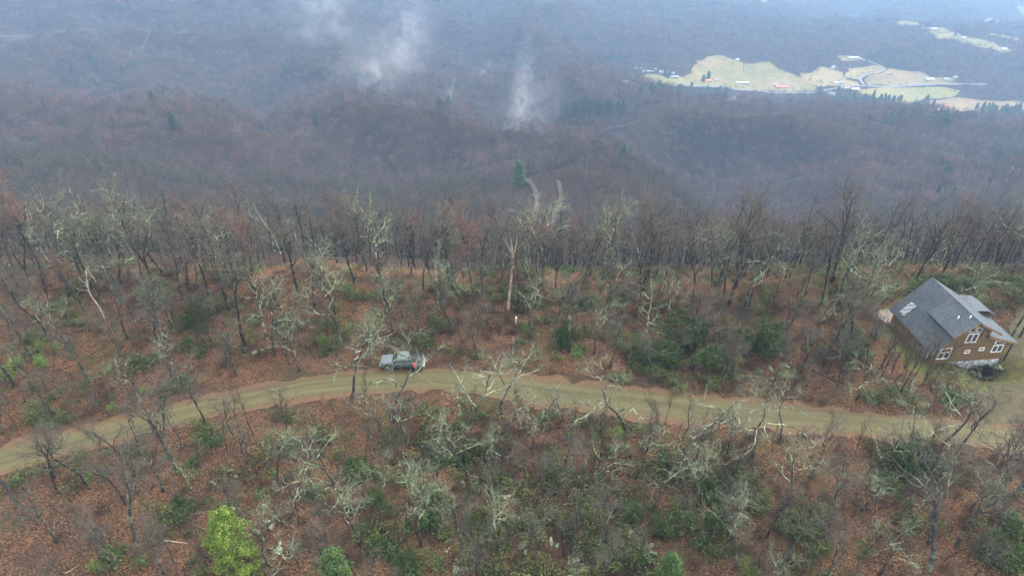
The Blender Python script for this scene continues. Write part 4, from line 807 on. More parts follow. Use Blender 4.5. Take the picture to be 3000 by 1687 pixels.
dn = fbm(P[:, 0] / 11, P[:, 1] / 11, 301, 3); boost = .32 * sstep(-20, -5, P[:, 0]) * (1 - sstep(32, 42, P[:, 0])) * (P[:, 1] < 62) + 0.26 * (P[:, 1] > 82)
P = P[(dr > wd + .8) & ~hs & ~inpoly(P[:, 0], P[:, 1], yard) & (rg.random(len(P)) < np.clip((dn - .10) * 1.6 + boost * 1.6, 0, .8))]
P = np.concatenate([P] + [np.array([[q['p'].x + rb.gauss(0, q['w'] * .55), q['p'].y + rb.gauss(0, q['w'] * .5)] for _ in range(7)]) for q in shr if q['key'] != 'b']); P = P[dist_line(P[:, 0], P[:, 1], RCL)[0] > 3.4]
a, r_, s_ = place(P, .7, 2.0); scatter('low_evergreens', a, rg.integers(0, 3, len(P)), r_, s_, lk, 'patchy low evergreen ground cover between the trees', 'ground cover')
# 5 - loose leaves lying on the ground, real geometry for grain
def leafpatch(seed, n=330):
    r_ = np.random.default_rng(seed); P = np.c_[r_.uniform(-1.1, 1.1, (n, 2)), r_.uniform(.02, .10, n)]; a = nrm(np.c_[r_.normal(size=(n, 2)), r_.normal(0, .35, n)]); b = nrm(np.cross(a, np.c_[r_.normal(0, .4, (n, 2)), np.ones(n)])); s = r_.uniform(.035, .075, (n, 1))
    V = np.stack([P - a * s, P + b * s * .6, P + a * s, P - b * s * .6], 1).reshape(-1, 3); I = np.arange(n * 4).reshape(n, 4); return np_mesh('leaves', V, np.concatenate([I[:, [0, 1, 2]], I[:, [0, 2, 3]]]), [M['dl1'], M['dl2'], M['dl3']], np.tile(r_.choice(3, n, p=[.42, .40, .18]), 2), smooth=False)
M['dl1'] = mat('russet_leaf', (.22, .105, .048), .8, .15); M['dl2'] = mat('brown_leaf', (.085, .050, .034), .8, .15); M['dl3'] = mat('pale_tan_leaf', (.33, .20, .11), .8, .15)
lp = [leafpatch(i) for i in range(5)]
P = jgrid(30, 100, 1.25, 1.25); dr, wd = dist_line(P[:, 0], P[:, 1], RCL); d2, w2 = dist_line(P[:, 0], P[:, 1], DRIVE); hs = (np.abs(P[:, 0] - 61.5) < 7) & (np.abs(P[:, 1] - 75) < 6)
dn = fbm(P[:, 0] / 7, P[:, 1] / 7, 401, 3); P = P[(dr > wd + .9) & (d2 > w2 + .9) & ~hs & ~inpoly(P[:, 0], P[:, 1], yard) & (rg.random(len(P)) < np.clip(.55 + dn * 1.1, .1, 1))]
a, r_, s_ = place(P, .8, 1.2, (1, 1)); scatter('fallen_leaves', a, rg.integers(0, 5, len(P)), r_, s_, lp, 'russet fallen leaves carpeting the forest floor', 'leaves')

# ------------------------------------------------------------------ valley farms
M['wwall'] = mat('white_siding', (.48, .48, .46), .7); M['wroof'] = mat('pale_metal_roof', (.40, .43, .46), .5); M['groof'] = mat('grey_roof', (.30, .33, .36), .6); M['rroof'] = mat('red_roof', (.62, .16, .12), .6)
M['proof'] = mat('faded_pink_roof', (.70, .45, .38), .6); M['rwall'] = mat('red_brick', (.50, .20, .15), .8); M['bwall'] = mat('brown_wall', (.20, .14, .10), .8); M['dkgl'] = mat('window_glass', (.03, .035, .04), .15, .5); M['trf'] = mat('green_roof', (.25, .42, .42), .5)
def farm(px, py, wpx, lab, wall='wwall', roof='wroof', ratio=.55, hw=2.8, hr=2.0, rz=0., cat='house', nm='farmhouse', chim=False):
    p = ground(px, py); Z = p[1] * CP + (CAMZ - p[2]) * SP; L = max(wpx * Z / F, 4); D = L * ratio; o = empty(nm, p - Vector((0, 0, .3)), rz); tag(o, lab, cat)
    b = MB(); hw += .3; b.box((0, 0, hw / 2), (L, D, hw))
    b.add([(-L / 2, -D / 2, hw), (-L / 2, D / 2, hw), (-L / 2, 0, hw + hr), (L / 2, -D / 2, hw), (L / 2, D / 2, hw), (L / 2, 0, hw + hr)], [(0, 2, 1), (3, 4, 5), (0, 3, 5, 2), (1, 2, 5, 4)]); b.build('wall', M[wall], o)
    e = .5; b = MB()
    for s in (-1, 1):
        pts = [(-L / 2 - e, s * (D / 2 + e), hw - hr * e / (D / 2) + .12), (L / 2 + e, s * (D / 2 + e), hw - hr * e / (D / 2) + .12), (L / 2 + e, 0, hw + hr + .12), (-L / 2 - e, 0, hw + hr + .12)]
        b.slab(pts if s < 0 else pts[::-1], .1)
    ro = b.build('roof', M[roof], o)
    if chim: b = MB(); b.box((L * .2, D * .1, hw + hr), (.8, .8, 2)); b.build('chimney', M['rwall'], ro)
    b = MB(); nw = max(2, int(L / 4.5))
    for k in range(nw):
        w_ = MB(); w_.box((-L / 2 + L * (k + .5) / nw, -D / 2 - .03, 1.7), (1.1, .08, 1.2)); w_.build('window', M['dkgl'], o)
    return o
c3 = lambda a, b: (2000 + a / 2.576, b / 2.576); c6 = lambda a, b: (1800 + a / 5.152, 130 + b / 5.152)
farm(*c6(320, 395), 13, 'tall white house at the left end of the valley hamlet', hw=5, rz=.4, chim=True)
farm(*c6(430, 425), 9, 'small white house joined by a long shed, second in the hamlet', rz=.5)
farm(*c6(530, 425), 20, 'long low grey-roofed building in the valley hamlet', 'bwall', 'groof', .35, 2.4, 1, .05, 'shed', 'shed')
farm(*c6(405, 385), 4, 'tiny white shed behind the hamlet houses', rz=.3, cat='shed', nm='shed'); farm(*c6(620, 395), 6, 'tiny white shed between the hamlet houses', rz=.1, cat='shed', nm='shed')
farm(*c6(710, 450), 13, 'tall white house beside two dark conifers', hw=5, rz=-.4, chim=True)
farm(*c6(885, 455), 9, 'white cottage right of the two dark conifers', rz=.2); farm(*c6(810, 430), 5, 'tiny white shed at the forest edge behind the conifers', rz=.2, cat='shed', nm='shed')
farm(*c6(905, 510), 22, 'long blue-grey barn below the white cottage', 'groof', 'groof', .4, 3, 1.6, .05, 'barn', 'barn')
farm(*c6(150, 590), 19, 'low white-roofed house alone among trees left of the hamlet', rz=.1); farm(*c6(350, 560), 9, 'small white-roofed shed in the bare trees below the hamlet', rz=.2, cat='shed', nm='shed')
farm(*c6(1185, 655), 13, 'green-roofed shed near the road, left of the red house', 'bwall', 'trf', .6, rz=-.4, cat='shed', nm='shed'); farm(*c6(755, 630), 8, 'small dull green shed on the yellow pasture', 'bwall', 'trf', .6, rz=0., cat='shed', nm='shed')
farm(*c6(1415, 565), 17, 'red brick farmhouse beside two dark conifers', 'rwall', 'rroof', .7, rz=.1, chim=True); farm(*c6(1530, 555), 9, 'small white garage right of the red farmhouse', rz=.2, cat='shed', nm='garage')
farm(*c6(1850, 250), 12, 'white house alone on top of the tan hill', rz=.2)
farm(*c6(1925, 600), 37, 'very long white poultry barn near the valley road', 'wwall', 'wroof', .22, 3, 1.5, -.04, 'barn', 'barn')
farm(*c6(1790, 850), 9, 'white cottage in the trees below the valley road', rz=.1); farm(*c6(1665, 840), 6, 'tiny white shed in the trees below the valley road', rz=.1, cat='shed', nm='shed')
farm(*c3(745, 665), 34, 'long red-roofed building inside the driveway loop', 'wwall', 'rroof', .35, 3, 2, -.05); farm(*c3(700, 655), 12, 'short red-roofed wing beside the long red roof', 'rwall', 'rroof', .9, 3, 2, 1.2, nm='wing')
farm(*c3(1130, 525), 11, 'pale steep-roofed house on the tan slope', 'wwall', 'groof', .9, 5, 3, .5)
farm(*c3(1160, 635), 16, 'white farmhouse in the group above the road bend', rz=.1, chim=True); farm(*c3(1200, 632), 12, 'white shed at the right of the farm group above the road bend', rz=-.2, cat='shed', nm='shed'); farm(*c3(1045, 610), 7, 'small white shed at the left of the farm group', rz=.1, cat='shed', nm='shed'); farm(*c3(1058, 628), 4, 'tiny white outbuilding nearest the bare field tree', rz=.1, cat='shed', nm='shed')
farm(*c3(1285, 444), 30, 'long white house cut into the forest on the orange clearing', 'wwall', 'wroof', .3, 3, 2, 0); farm(*c3(1340, 452), 6, 'tiny white shed by the lane to the orange clearing', rz=.1, cat='shed', nm='shed')
farm(*c3(1112, 718), 24, 'broad white-roofed house below the road bend', 'wwall', 'wroof', .6, 3, 2.5, -.1); farm(*c3(1297, 682), 24, 'faded pink-roofed barn beside the road', 'bwall', 'proof', .5, 3, 2, .05, 'barn', 'barn'); farm(*c3(1238, 676), 12, 'smaller pale-roofed barn left of the pink roof', 'wwall', 'proof', .6, 3, 2, .05, 'barn', 'barn')
farm(*c3(1860, 606), 24, 'white farmhouse at the left of the farm below the wooded hill', rz=.15, chim=True); farm(*c3(1832, 610), 8, 'small white shed left of the farmhouse below the wooded hill', rz=.3, cat='shed', nm='shed'); farm(*c3(1985, 608), 18, 'grey open barn right of the white farmhouse', 'groof', 'groof', .5, 3, 2, 0, 'barn', 'barn'); farm(*c3(2055, 592), 11, 'white house farthest right on the valley road', rz=-.1, chim=True)
farm(*c3(1980, 808), 17, 'brown weathered barn in the lower tan field', 'bwall', 'rwall', .5, 3, 2, .1, 'barn', 'barn'); farm(*c3(1900, 832), 22, 'white roof at the edge of the nearest valley field', 'wwall', 'wroof', .4, 3, 1.5, -.3, nm='shed', cat='shed')
farm(*c3(1885, 225), 24, 'pale long greenhouse on the upper pasture strip', 'wwall', 'wroof', .4, 3, 2, .1, 'greenhouse', 'greenhouse'); farm(*c3(2120, 292), 12, 'pale house at the end of the upper pasture strip', rz=.2); farm(*c3(2420, 378), 16, 'pale barn at the right end of the upper pasture', rz=.1, cat='barn', nm='barn')
farm(*c3(460, 72), 11, 'pale house alone high on the forested mountain', rz=.1); farm(*c3(2420, 1268), 10, 'white house hidden in the woods at far right', rz=.6); farm(*c3(2465, 1300), 11, 'second white house lower in the woods at far right', rz=.4)
def lone(kind, px, py, ty, lab, wpx=None):
    p = ground(px, py); H = max(5, height_for(p, ty))
    if kind == 'con': me = cm[int(px) % 3]; o = tag(link(bpy.data.objects.new('conifer', me)), lab, 'conifer'); o.location = p; s = H / 11; o.scale = (s * 1.15, s * 1.15, s)
    else: me = fk[int(px) % 5]; o = tag(link(bpy.data.objects.new('field_tree', me)), lab, 'tree'); o.location = p; s = H / 10; o.scale = (s * 1.2, s * 1.2, s)
lone('bare', 2179, 213, 176, 'big bare tree standing alone on the green pasture'); lone('bare', 2372, 236, 214, 'bare tree left of the farm group on the tan slope')
lone('con', *c6(1340, 565), 130 + 470 / 5.15, 'dark conifer left of the red farmhouse'); lone('con', *c6(1415, 530), 130 + 420 / 5.15, 'dark conifer behind the red farmhouse'); lone('con', *c6(760, 480), 130 + 395 / 5.15, 'wide dark conifer right of the tall white house'); lone('con', *c6(803, 510), 130 + 440 / 5.15, 'small narrow dark conifer below the wide one')
lone('con', *c3(1030, 715), 655 / 2.576, 'dark conifer at the bend of the valley road'); lone('con', *c3(1170, 695), 655 / 2.576, 'dark conifer beside the broad white-roofed house'); lone('con', *c3(1222, 715), 690 / 2.576, 'small dark conifer below the pale barns'); lone('con', *c3(2100, 262), 225 / 2.576, 'dark conifer on the upper pasture strip'); lone('con', *c3(2055, 275), 245 / 2.576, 'small dark conifer left on the upper pasture strip')
lone('bare', *c3(960, 610), 560 / 2.576, 'bare tree on the boundary of green and tan fields'); lone('bare', *c3(1010, 650), 590 / 2.576, 'thin bare tree above the bend of the valley road')

# ------------------------------------------------------------------ the timber house
def m_siding():
    m = mat('timber_siding', rough=.8, spec=.2); t = NT(m); p = t.coord(); wv = t.n('ShaderNodeTexWave', wave_type='BANDS', bands_direction='Z', wave_profile='SAW'); wv.inputs['Scale'].default_value = 1.05; wv.inputs['Distortion'].default_value = 0
    t.l(p, wv.inputs['Vector']); c = t.ramp(t.noise(t.coord(scale=(.6, .6, 6)), 2.2, 5, .7), [(.3, (.125, .080, .038)), (.7, (.20, .138, .070))]); l = t.ramp(wv.outputs['Fac'], [(0, .45), (.10, 1), (1, .95)]); t.base(t.mix(1, c, l, 'MULTIPLY')); t.bump(wv.outputs['Fac'], .6, .05); return m
def m_shingle():
    m = mat('slate_grey_shingles', rough=.55, spec=.35); t = NT(m); p = t.coord(); v = t.n('ShaderNodeTexVoronoi'); v.inputs['Scale'].default_value = 8; t.l(t.coord(scale=(1, .8, 1.6)), v.inputs['Vector']); s = t.n('ShaderNodeSeparateColor'); t.l(v.outputs['Color'], s.inputs[0])
    c = t.ramp(s.outputs[0], [(0, (.028, .039, .050)), (.5, (.046, .063, .078)), (1, (.072, .094, .112))]); k = t.ramp(t.noise(p, .35, 5, .7), [(.35, .72), (.65, 1.12)]); c = t.mix(1, c, k, 'MULTIPLY')
    b = t.ramp(t.noise(t.coord(scale=(1, 1, 1)), .5, 4, .7), [(.58, 0), (.72, 1)]); c = t.mix(t.math('MULTIPLY', b, .45), c, (.11, .08, .075)); wv = t.n('ShaderNodeTexWave', wave_type='BANDS', bands_direction='Z', wave_profile='SAW'); wv.inputs['Scale'].default_value = 1.4; t.l(p, wv.inputs['Vector']); c = t.mix(1, c, t.ramp(wv.outputs['Fac'], [(0, .70), (.2, 1.0), (1, 1.08)]), 'MULTIPLY'); t.base(c); t.bump(s.outputs[0], .4, .03); return m
def m_stone():
    m = mat('field_stone', rough=.85, spec=.2); t = NT(m); p = t.coord(); v = t.n('ShaderNodeTexVoronoi'); v.inputs['Scale'].default_value = 2.6; t.l(p, v.inputs['Vector']); s = t.n('ShaderNodeSeparateColor'); t.l(v.outputs['Color'], s.inputs[0]); c = t.ramp(s.outputs[0], [(0, (.22, .24, .25)), (.5, (.42, .45, .46)), (1, (.66, .68, .67))])
    e = t.n('ShaderNodeTexVoronoi', feature='DISTANCE_TO_EDGE'); e.inputs['Scale'].default_value = 2.6; t.l(p, e.inputs['Vector']); g = t.ramp(e.outputs['Distance'], [(.02, .35), (.09, 1)]); t.base(t.mix(1, c, g, 'MULTIPLY')); t.bump(e.outputs['Distance'], .6, .05); return m
M['siding'] = m_siding(); M['shing'] = m_shingle(); M['stone'] = m_stone(); M['trim'] = m_speck('timber_trim', (.14, .09, .052), (.24, .16, .09), 3, .8, .2); M['wf'] = mat('white_window_frame', (.82, .82, .80), .5); M['gl'] = mat('house_glass', (.055, .065, .075), .08, .6); M['timber'] = m_speck('dark_post', (.035, .025, .02), (.07, .05, .035), 4, .8, .2)
HO = Vector((56.8, 70.5, 0)); HR = math.radians(6)
hx = empty('timber_house', HO, HR); tag(hx, 'brown timber house with steep slate-grey shingled roof and stone base at the right', 'house')
XA, ZA, XR, SLL = 4.3, 7.3, 10.7, .98      # apex x, apex z, right wall x, left slope
zl = lambda x: ZA - (XA - x) * SLL; zr1 = lambda x: ZA - (x - XA) * .55; zr2 = lambda x: 4.45 - (x - 7.2) * .33
def prism(poly, y0, y1, name, m, parent, mi=0):
    b = MB(); n = len(poly); v = [(x, y0, z) for x, z in poly] + [(x, y1, z) for x, z in poly]; b.add(v, [tuple(range(n)), tuple(range(n, 2 * n))[::-1]] + [((i + 1) % n, i, n + i, n + (i + 1) % n) for i in range(n)], mi); return b.build(name, m, parent)
d_ = .16
wl = prism([(0, -.02), (XR, -.02), (XR, zr2(XR) - d_), (7.2, zr2(7.2) - d_), (7.2, zr1(7.2) - d_), (XA, ZA - d_ - .1), (0, zl(0) - d_)], 0, 9.2, 'wall', M['siding'], hx)
b = MB(); b.box((2.2 + .0, 4.6, -.7), (4.5, 9.22, 1.4)); b.box((7.25, 4.55, -1.2), (6.3, 9.3, 2.42)); b.build('stone_base', M['stone'], hx)
b = MB(); th = .16; ov = .65
b.slab([(-.75, -ov, zl(-.75)), (XA, -ov, ZA), (XA, 9.9, ZA), (-.75, 9.5, zl(-.75))], th); rf = b.build('roof', M['shing'], hx)
b = MB(); b.slab([(XA + .003, -ov - .25, ZA + .003), (8.0, -ov - .25, zr1(8.0)), (8.0, 7.2, zr1(8.0)), (XA + .003, 9.88, ZA + .003)], th); b.build('upper_roof_right', M['shing'], rf)
b = MB(); b.slab([(6.9, -.35, zr2(6.9)), (11.7, -.35, zr2(11.7)), (11.7, 5.8, zr2(11.7)), (6.9, 5.8, zr2(6.9))], th); b.build('lower_roof_right', M['shing'], rf)
# shed dormer on the left slope
dz0, dx0, dx1 = 5.05, 1.25, 3.75
prism([(dx0 + .35, zl(dx0 + .35) - .3), (dx1, zl(dx1) - .3), (dx1, zl(dx1) - .05), (dx0 + .35, dz0 - .02)], .25, 4.5, 'dormer_wall', M['siding'], hx)
b = MB(); b.slab([(dx0, -ov - .05, dz0), (dx1 + .2, -ov - .05, zl(dx1 + .2) + .02), (dx1 + .2, 4.9, zl(dx1 + .2) + .02), (dx0, 4.9, dz0)], .14); b.build('dormer_roof', M['shing'], rf)
# fascia boards along the front rakes
def fascia(pts, nm='fascia'):
    b = MB()
    for (a, c) in zip(pts[:-1], pts[1:]):
        n = 1; A = Vector((a[0], a[2], a[1])); C = Vector((c[0], c[2], c[1])); b.add([A + Vector((0, -.04, .0)), C + Vector((0, -.04, .0)), C + Vector((0, -.04, -.30)), A + Vector((0, -.04, -.30)), A + Vector((0, .04, .0)), C + Vector((0, .04, .0)), C + Vector((0, .04, -.30)), A + Vector((0, .04, -.30))], [(0, 3, 2, 1), (4, 5, 6, 7), (0, 1, 5, 4), (2, 3, 7, 6), (1, 2, 6, 5), (0, 4, 7, 3)])
    b.build(nm, M['trim'], hx)
fascia([(-.75, zl(-.75) - .02, -ov - .05), (dx0, zl(dx0) - .02, -ov - .05)]); fascia([(dx0, dz0 - .02, -ov - .1), (dx1 + .2, zl(dx1 + .2), -ov - .1), (XA, ZA - .02, -ov - .1)]); fascia([(XA, ZA - .02, -ov - .3), (8.0, zr1(8.0) - .02, -ov - .3)]); fascia([(6.9, zr2(6.9) - .02, -.4), (11.7, zr2(11.7) - .02, -.4)])
b = MB(); b.box((XA + 2.0, -ov + .1, ZA - 1.45), (.2, .7, .2)); b.box((XA + 1.8, -.1, 4.9), (.2, .2, 1.2)); b.build('bracket', M['trim'], hx)
def window(x, z, w_, h_, cols, name='window', y=0.0, slope=None):
    b = MB(); f = .09
    o = None
    if slope is None:
        b.box((x, y - .05, z + h_ / 2 - f / 2), (w_, .12, f)); b.box((x, y - .05, z - h_ / 2 + f / 2), (w_ + .1, .14, f))
        for s in (-1, 1): b.box((x + s * (w_ / 2 - f / 2), y - .048, z), (f, .116, h_ - 2 * f))
        for k in range(1, cols): b.box((x - w_ / 2 + w_ * k / cols, y - .048, z), (f * 1.1, .11, h_ - 2 * f))
        o = b.build(name, M['wf'], hx); g = MB(); g.box((x, y - .02, z), (w_ - f * 1.5, .05, h_ - f * 1.5)); g.build('pane', M['gl'], o)
    else:
        z0, z1 = z + h_ / 2 + slope[0], z + h_ / 2 + slope[1]; zb = z - h_ / 2; P = [(x - w_ / 2, zb), (x + w_ / 2, zb), (x + w_ / 2, z1), (x - w_ / 2, z0)]
        cx_ = sum(p_[0] for p_ in P) / 4; cz_ = sum(p_[1] for p_ in P) / 4; o = prism(P, y - .08, y + .01, name, M['wf'], hx); prism([(cx_ + (a - cx_) * .80, cz_ + (c - cz_) * .76) for a, c in P], y - .10, y, 'pane', M['gl'], o)
    return o
window(1.75, 1.35, 1.75, 1.15, 2); window(1.75, 2.35, 1.7, .45, 1, slope=(-.1, .12)); window(5.0, 1.75, .75, .5, 1); window(7.0, 2.05, .75, .5, 1)
window(4.75, 4.15, 1.55, 1.5, 2); window(5.3, 5.35, .75, .35, 1, slope=(.55, .10)); window(4.3, 5.35, .75, .35, 1, slope=(.15, .55)); window(9.3, 1.95, 1.5, 1.25, 2); window(9.3, 3.0, 1.5, .4, 1, slope=(.12, -.12))
w_ = MB(); w_.box((-.03, 1.0, 1.2), (.10, .9, 1.1)); wo = w_.build('window', M['wf'], hx); g = MB(); g.box((-.07, 1.0, 1.2), (.06, .7, .9)); g.build('pane', M['gl'], wo)
# vents, tarpaulin, rear right annexe, porch
for (x, y) in ((3.0, 1.6), (3.9, -.1 + .9)):
    zz = ZA - (XA - x) * (SLL if x > dx1 else (zl(dx1) - dz0) / (dx1 - dx0)) if x > dx1 else dz0 + (x - dx0) * (zl(dx1 + .2) - dz0) / (dx1 + .2 - dx0)
    b = MB(); b.cyl((x, y, zz - .1), (x, y, zz + .38), .09, .09, 8); b.build('vent_pipe', M['wf'], rf)
prism([(9.6, -.5), (12.3, -.5), (12.3, 2.9), (9.6, 3.6)], 6.0, 9.0, 'annexe_wall', M['siding'], hx)
b = MB(); b.slab([(9.2, 5.5, 4.2), (11.2, 5.5, 4.0), (12.8, 5.5, 3.0), (12.8, 9.4, 3.0), (11.2, 9.4, 4.0), (9.2, 9.4, 4.2)], .12); b.build('annexe_roof', M['shing'], hx)
b = MB(); b.box((11.5, .15, .1), (.16, .16, 5.4)); b.build('porch_post', M['timber'], hx)
b = MB(); b.box((11.1, .15, 2.75), (1.0, .14, .14)); b.cyl((10.75, .15, 1.8), (11.5, .15, 2.7), .07); b.box((10.75, .9, 1.0), (.9, 1.3, .12)); b.build('porch_frame', M['trim'], hx)
M['tarp'] = m_speck('white_tarpaulin', (.12, .13, .15), (.42, .44, .47), 3.5, .4, .6)
tm = bmesh.new(); bmesh.ops.create_grid(tm, x_segments=14, y_segments=10, size=1)
for v in tm.verts:
    X = .5 + v.co.x * .75 + .05 * math.sin(v.co.y * 5); Yc = 7.6 + v.co.y * .55 + .12 * v.co.x + .04 * math.sin(v.co.x * 6); v.co = Vector((X, Yc, zl(X) + .05 + .06 * (1 + math.sin(X * 9 + Yc * 7))))
me = bpy.data.meshes.new('tarpaulin'); tm.to_mesh(me); tm.free(); me.materials.append(M['tarp']); to = link(bpy.data.objects.new('tarpaulin', me)); to.matrix_world = Matrix.Translation(HO) @ Matrix.Rotation(HR, 4, 'Z'); so = to.modifiers.new('s', 'SOLIDIFY'); so.thickness = .02; tag(to, 'crumpled white tarpaulin lying on the low left roof edge', 'tarpaulin')
# deck at the left of the house
M['deck'] = m_speck('weathered_deck', (.16, .13, .11), (.24, .20, .17), 2, .85, .2)
dk = empty('deck', ground(2606, 935)); tag(dk, 'round weathered deck at the left side of the timber house', 'deck'); b = MB(); b.cyl((0, 0, -.2), (0, 0, .45), 1.9, 1.9, 20); b.build('platform', M['deck'], dk); b = MB()
for k in range(14):
    a = k * 2 * math.pi / 20 + 1.2; b.cyl((1.8 * math.cos(a), 1.8 * math.sin(a), .45), (1.8 * math.cos(a), 1.8 * math.sin(a), 1.35), .04, n=6)
b.build('railing', M['trim'], dk)
# heap of cut brush in front of the house
def heap(px, py, n, rx, ry, h, lab, m='dark'):
    p = ground(px, py); r_ = np.random.default_rng(int(px)); B = np.c_[r_.normal(0, rx * .45, n), r_.normal(0, ry * .45, n), np.zeros(n)]; B[:, 2] = h * np.exp(-(B[:, 0] / rx) ** 2 - (B[:, 1] / ry) ** 2) * r_.uniform(.2, 1, n); B[:, 2] += gz(B[:, 0] + p.x, B[:, 1] + p.y) - p.z
    D = np.c_[r_.normal(size=(n, 2)), r_.normal(0, .3, n)]; P = grow(r_, B, D, r_.uniform(.5, 1.8, n), 4, .2, -.03); V, T = tubes(P, taper(r_.uniform(.015, .05, n), np.full(n, .01), 5), 4); o = link(bpy.data.objects.new('brush_pile', np_mesh('brush_pile', V, T, [M[m]]))); o.location = p; tag(o, lab, 'brush pile')
heap(2885, 1098, 420, 2.6, 1.4, 1.0, 'dark heap of cut branches on the grass in front of the timber house'); heap(2830, 1070, 220, 1.8, .8, .7, 'low grey heap of branches against the stone base of the house', 'mid')
rkk = [(2925, 1078, .5), (2938, 1083, .4)]
for i, (a, c, s) in enumerate(rkk):
    o = link(bpy.data.objects.new('boulder', RK[i])); o.location = ground(a, c) + Vector((0, 0, .1)); o.scale = (s * 1.3, s, s * .6); tag(o, ['dark boulder at the right corner of the stone base', 'dark boulder by the porch post'][i], 'boulder')

# ------------------------------------------------------------------ pickup truck
M['paint'] = m_speck('silver_blue_paint', (.10, .125, .14), (.125, .15, .165), 2, .45, 0, .4, 0); M['paint2'] = m_speck('grey_green_lower_paint', (.03, .038, .038), (.05, .058, .056), 2, .5, 0, .3, 0)
M['blk'] = mat('black_plastic', (.02, .02, .022), .5); M['tire'] = mat('tyre_rubber', (.018, .018, .018), .9); M['rim'] = mat('alloy_rim', (.4, .42, .43), .3, .5, .8); M['tgl'] = mat('tinted_glass', (.012, .014, .016), .06, .8); M['ton'] = m_speck('dark_bed_cover', (.028, .031, .035), (.042, .046, .050), 3, .9, .1, .1)
M['hl'] = mat('headlight_lens', (.75, .78, .8), .1, .8); M['tl'] = mat('taillight_lens', (.45, .02, .02), .2, .7)
tp = flat(1181, 1071); tr_ = empty('pickup_truck', (tp[0], tp[1], .075), math.radians(-1.0)); tag(tr_, 'silver blue-grey crew cab pickup truck parked at the road edge', 'pickup truck')
def loft(secs, name, m, parent, closed=True):
    """secs: cross sections (lists of yz at x)"""
    b = MB(); n = len(secs[0][1]); v = []
    for x, yz in secs: v += [(x, y, z) for y, z in yz]
    f = []
    for k in range(len(secs) - 1):
        for i in range(n): f.append((k * n + i, k * n + (i + 1) % n, (k + 1) * n + (i + 1) % n, (k + 1) * n + i))
    f += [tuple(range(n))[::-1], tuple(range((len(secs) - 1) * n, len(secs) * n))]; b.add(v, f); return b.build(name, m, parent, .04)
def sec(w1, w2, z0, z1, c=.12): return [(-w1, z0), (w1, z0), (w1, z1 - c), (w2, z1), (-w2, z1), (-w1, z1 - c)]
body = loft([(-2.92, sec(.86, .72, .52, 1.0)), (-2.78, sec(.95, .84, .44, 1.10)), (-2.2, sec(.98, .86, .42, 1.16)), (-1.35, sec(.99, .88, .42, 1.22)), (-.95, sec(.99, .90, .42, 1.22)), (.85, sec(.99, .92, .42, 1.22)), (.95, sec(.99, .95, .42, 1.26, .05)), (2.8, sec(.98, .95, .46, 1.26, .05)), (2.88, sec(.96, .93, .52, 1.24, .05))], 'body', [M['paint']], tr_)
b = MB()
for s in (-1, 1): b.box((0, s * .985, .62), (3.7, .05, .30))
b.build('rocker_panel', M['paint2'], body)
cab = loft([(-1.30, sec(.90, .88, 1.20, 1.24, .01)), (-.55, sec(.90, .72, 1.20, 1.83, .10)), (-.35, sec(.90, .72, 1.20, 1.86, .10)), (.65, sec(.90, .72, 1.20, 1.86, .10)), (.88, sec(.90, .76, 1.20, 1.80, .10))], 'cab', [M['paint']], tr_)
b = MB(); b.add([(-1.27, -.80, 1.275), (-1.27, .80, 1.275), (-.60, .66, 1.80), (-.60, -.66, 1.80), (-1.22, -.80, 1.24), (-1.22, .80, 1.24), (-.55, .66, 1.76), (-.55, -.66, 1.76)], [(0, 3, 2, 1), (4, 5, 6, 7), (0, 1, 5, 4), (1, 2, 6, 5), (2, 3, 7, 6), (3, 0, 4, 7)]); b.build('windshield', M['tgl'], tr_)
for s in (-1, 1):
    for (x0, x1, x2, x3) in ((-1.02, -.22, -.22, -.50), (-.10, .66, .58, -.10)):
        yb, yt = s * .925, s * .845
        b = MB(); V = [(x0, yb, 1.28), (x1, yb, 1.28), (x2, yt, 1.70), (x3, yt, 1.70)]; V += [(x, y - s * .06, z) for x, y, z in V]; b.add(V, [(0, 1, 2, 3), (7, 6, 5, 4), (0, 4, 5, 1), (1, 5, 6, 2), (2, 6, 7, 3), (3, 7, 4, 0)]); b.build('side_window', M['tgl'], tr_)
    b = MB(); b.box((-.95, s * 1.08, 1.33), (.14, .20, .16)); b.build('mirror', M['blk'], tr_, .02)
    b = MB(); b.box((-2.80, s * .74, .92), (.22, .26, .18)); b.build('headlight', M['hl'], tr_, .02)
    b = MB(); b.box((2.86, s * .86, .98), (.10, .16, .36)); b.build('taillight', M['tl'], tr_, .01)
    for xd in (-1.12, -.16, .80): pass
    b = MB(); [b.box((x, s * .995, .95), (.02, .012, .62)) for x in (-1.12, -.16, .80)]; b.build('door_seam', M['blk'], body)
    for xh in (-.42, .55): b = MB(); b.box((xh, s * 1.01, 1.08), (.2, .04, .05)); b.build('door_handle', M['blk'], body)
b = MB(); b.box((.90, 0, 1.55), (.06, 1.35, .36)); b.build('rear_window', M['tgl'], tr_); b = MB(); b.box((1.87, 0, 1.285), (1.82, 1.78, .05)); b.build('bed_cover', M['ton'], tr_, .02)
b = MB(); b.box((-2.90, 0, .82), (.10, 1.15, .34)); b.build('grille', M['blk'], tr_, .02); b = MB(); b.box((-2.94, 0, .56), (.22, 1.86, .22)); b.build('bumper', M['rim'], tr_, .04); b = MB(); b.box((2.95, 0, .58), (.20, 1.84, .20)); b.build('bumper', M['rim'], tr_, .04)
for x in (-1.92, 1.78):
    for s in (-1, 1):
        b = MB(); b.cyl((x, s * .78, .40), (x, s * 1.02, .40), .40, n=24); wh = b.build('wheel', M['tire'], tr_, .03); b = MB(); b.cyl((x, s * 1.0, .40), (x, s * 1.035, .40), .25, n=16); b.build('rim', M['rim'], wh)
        b = MB(); b.cyl((x, s * .70, .44), (x, s * .996, .44), .50, n=24); b.build('wheel_arch', M['blk'], body)
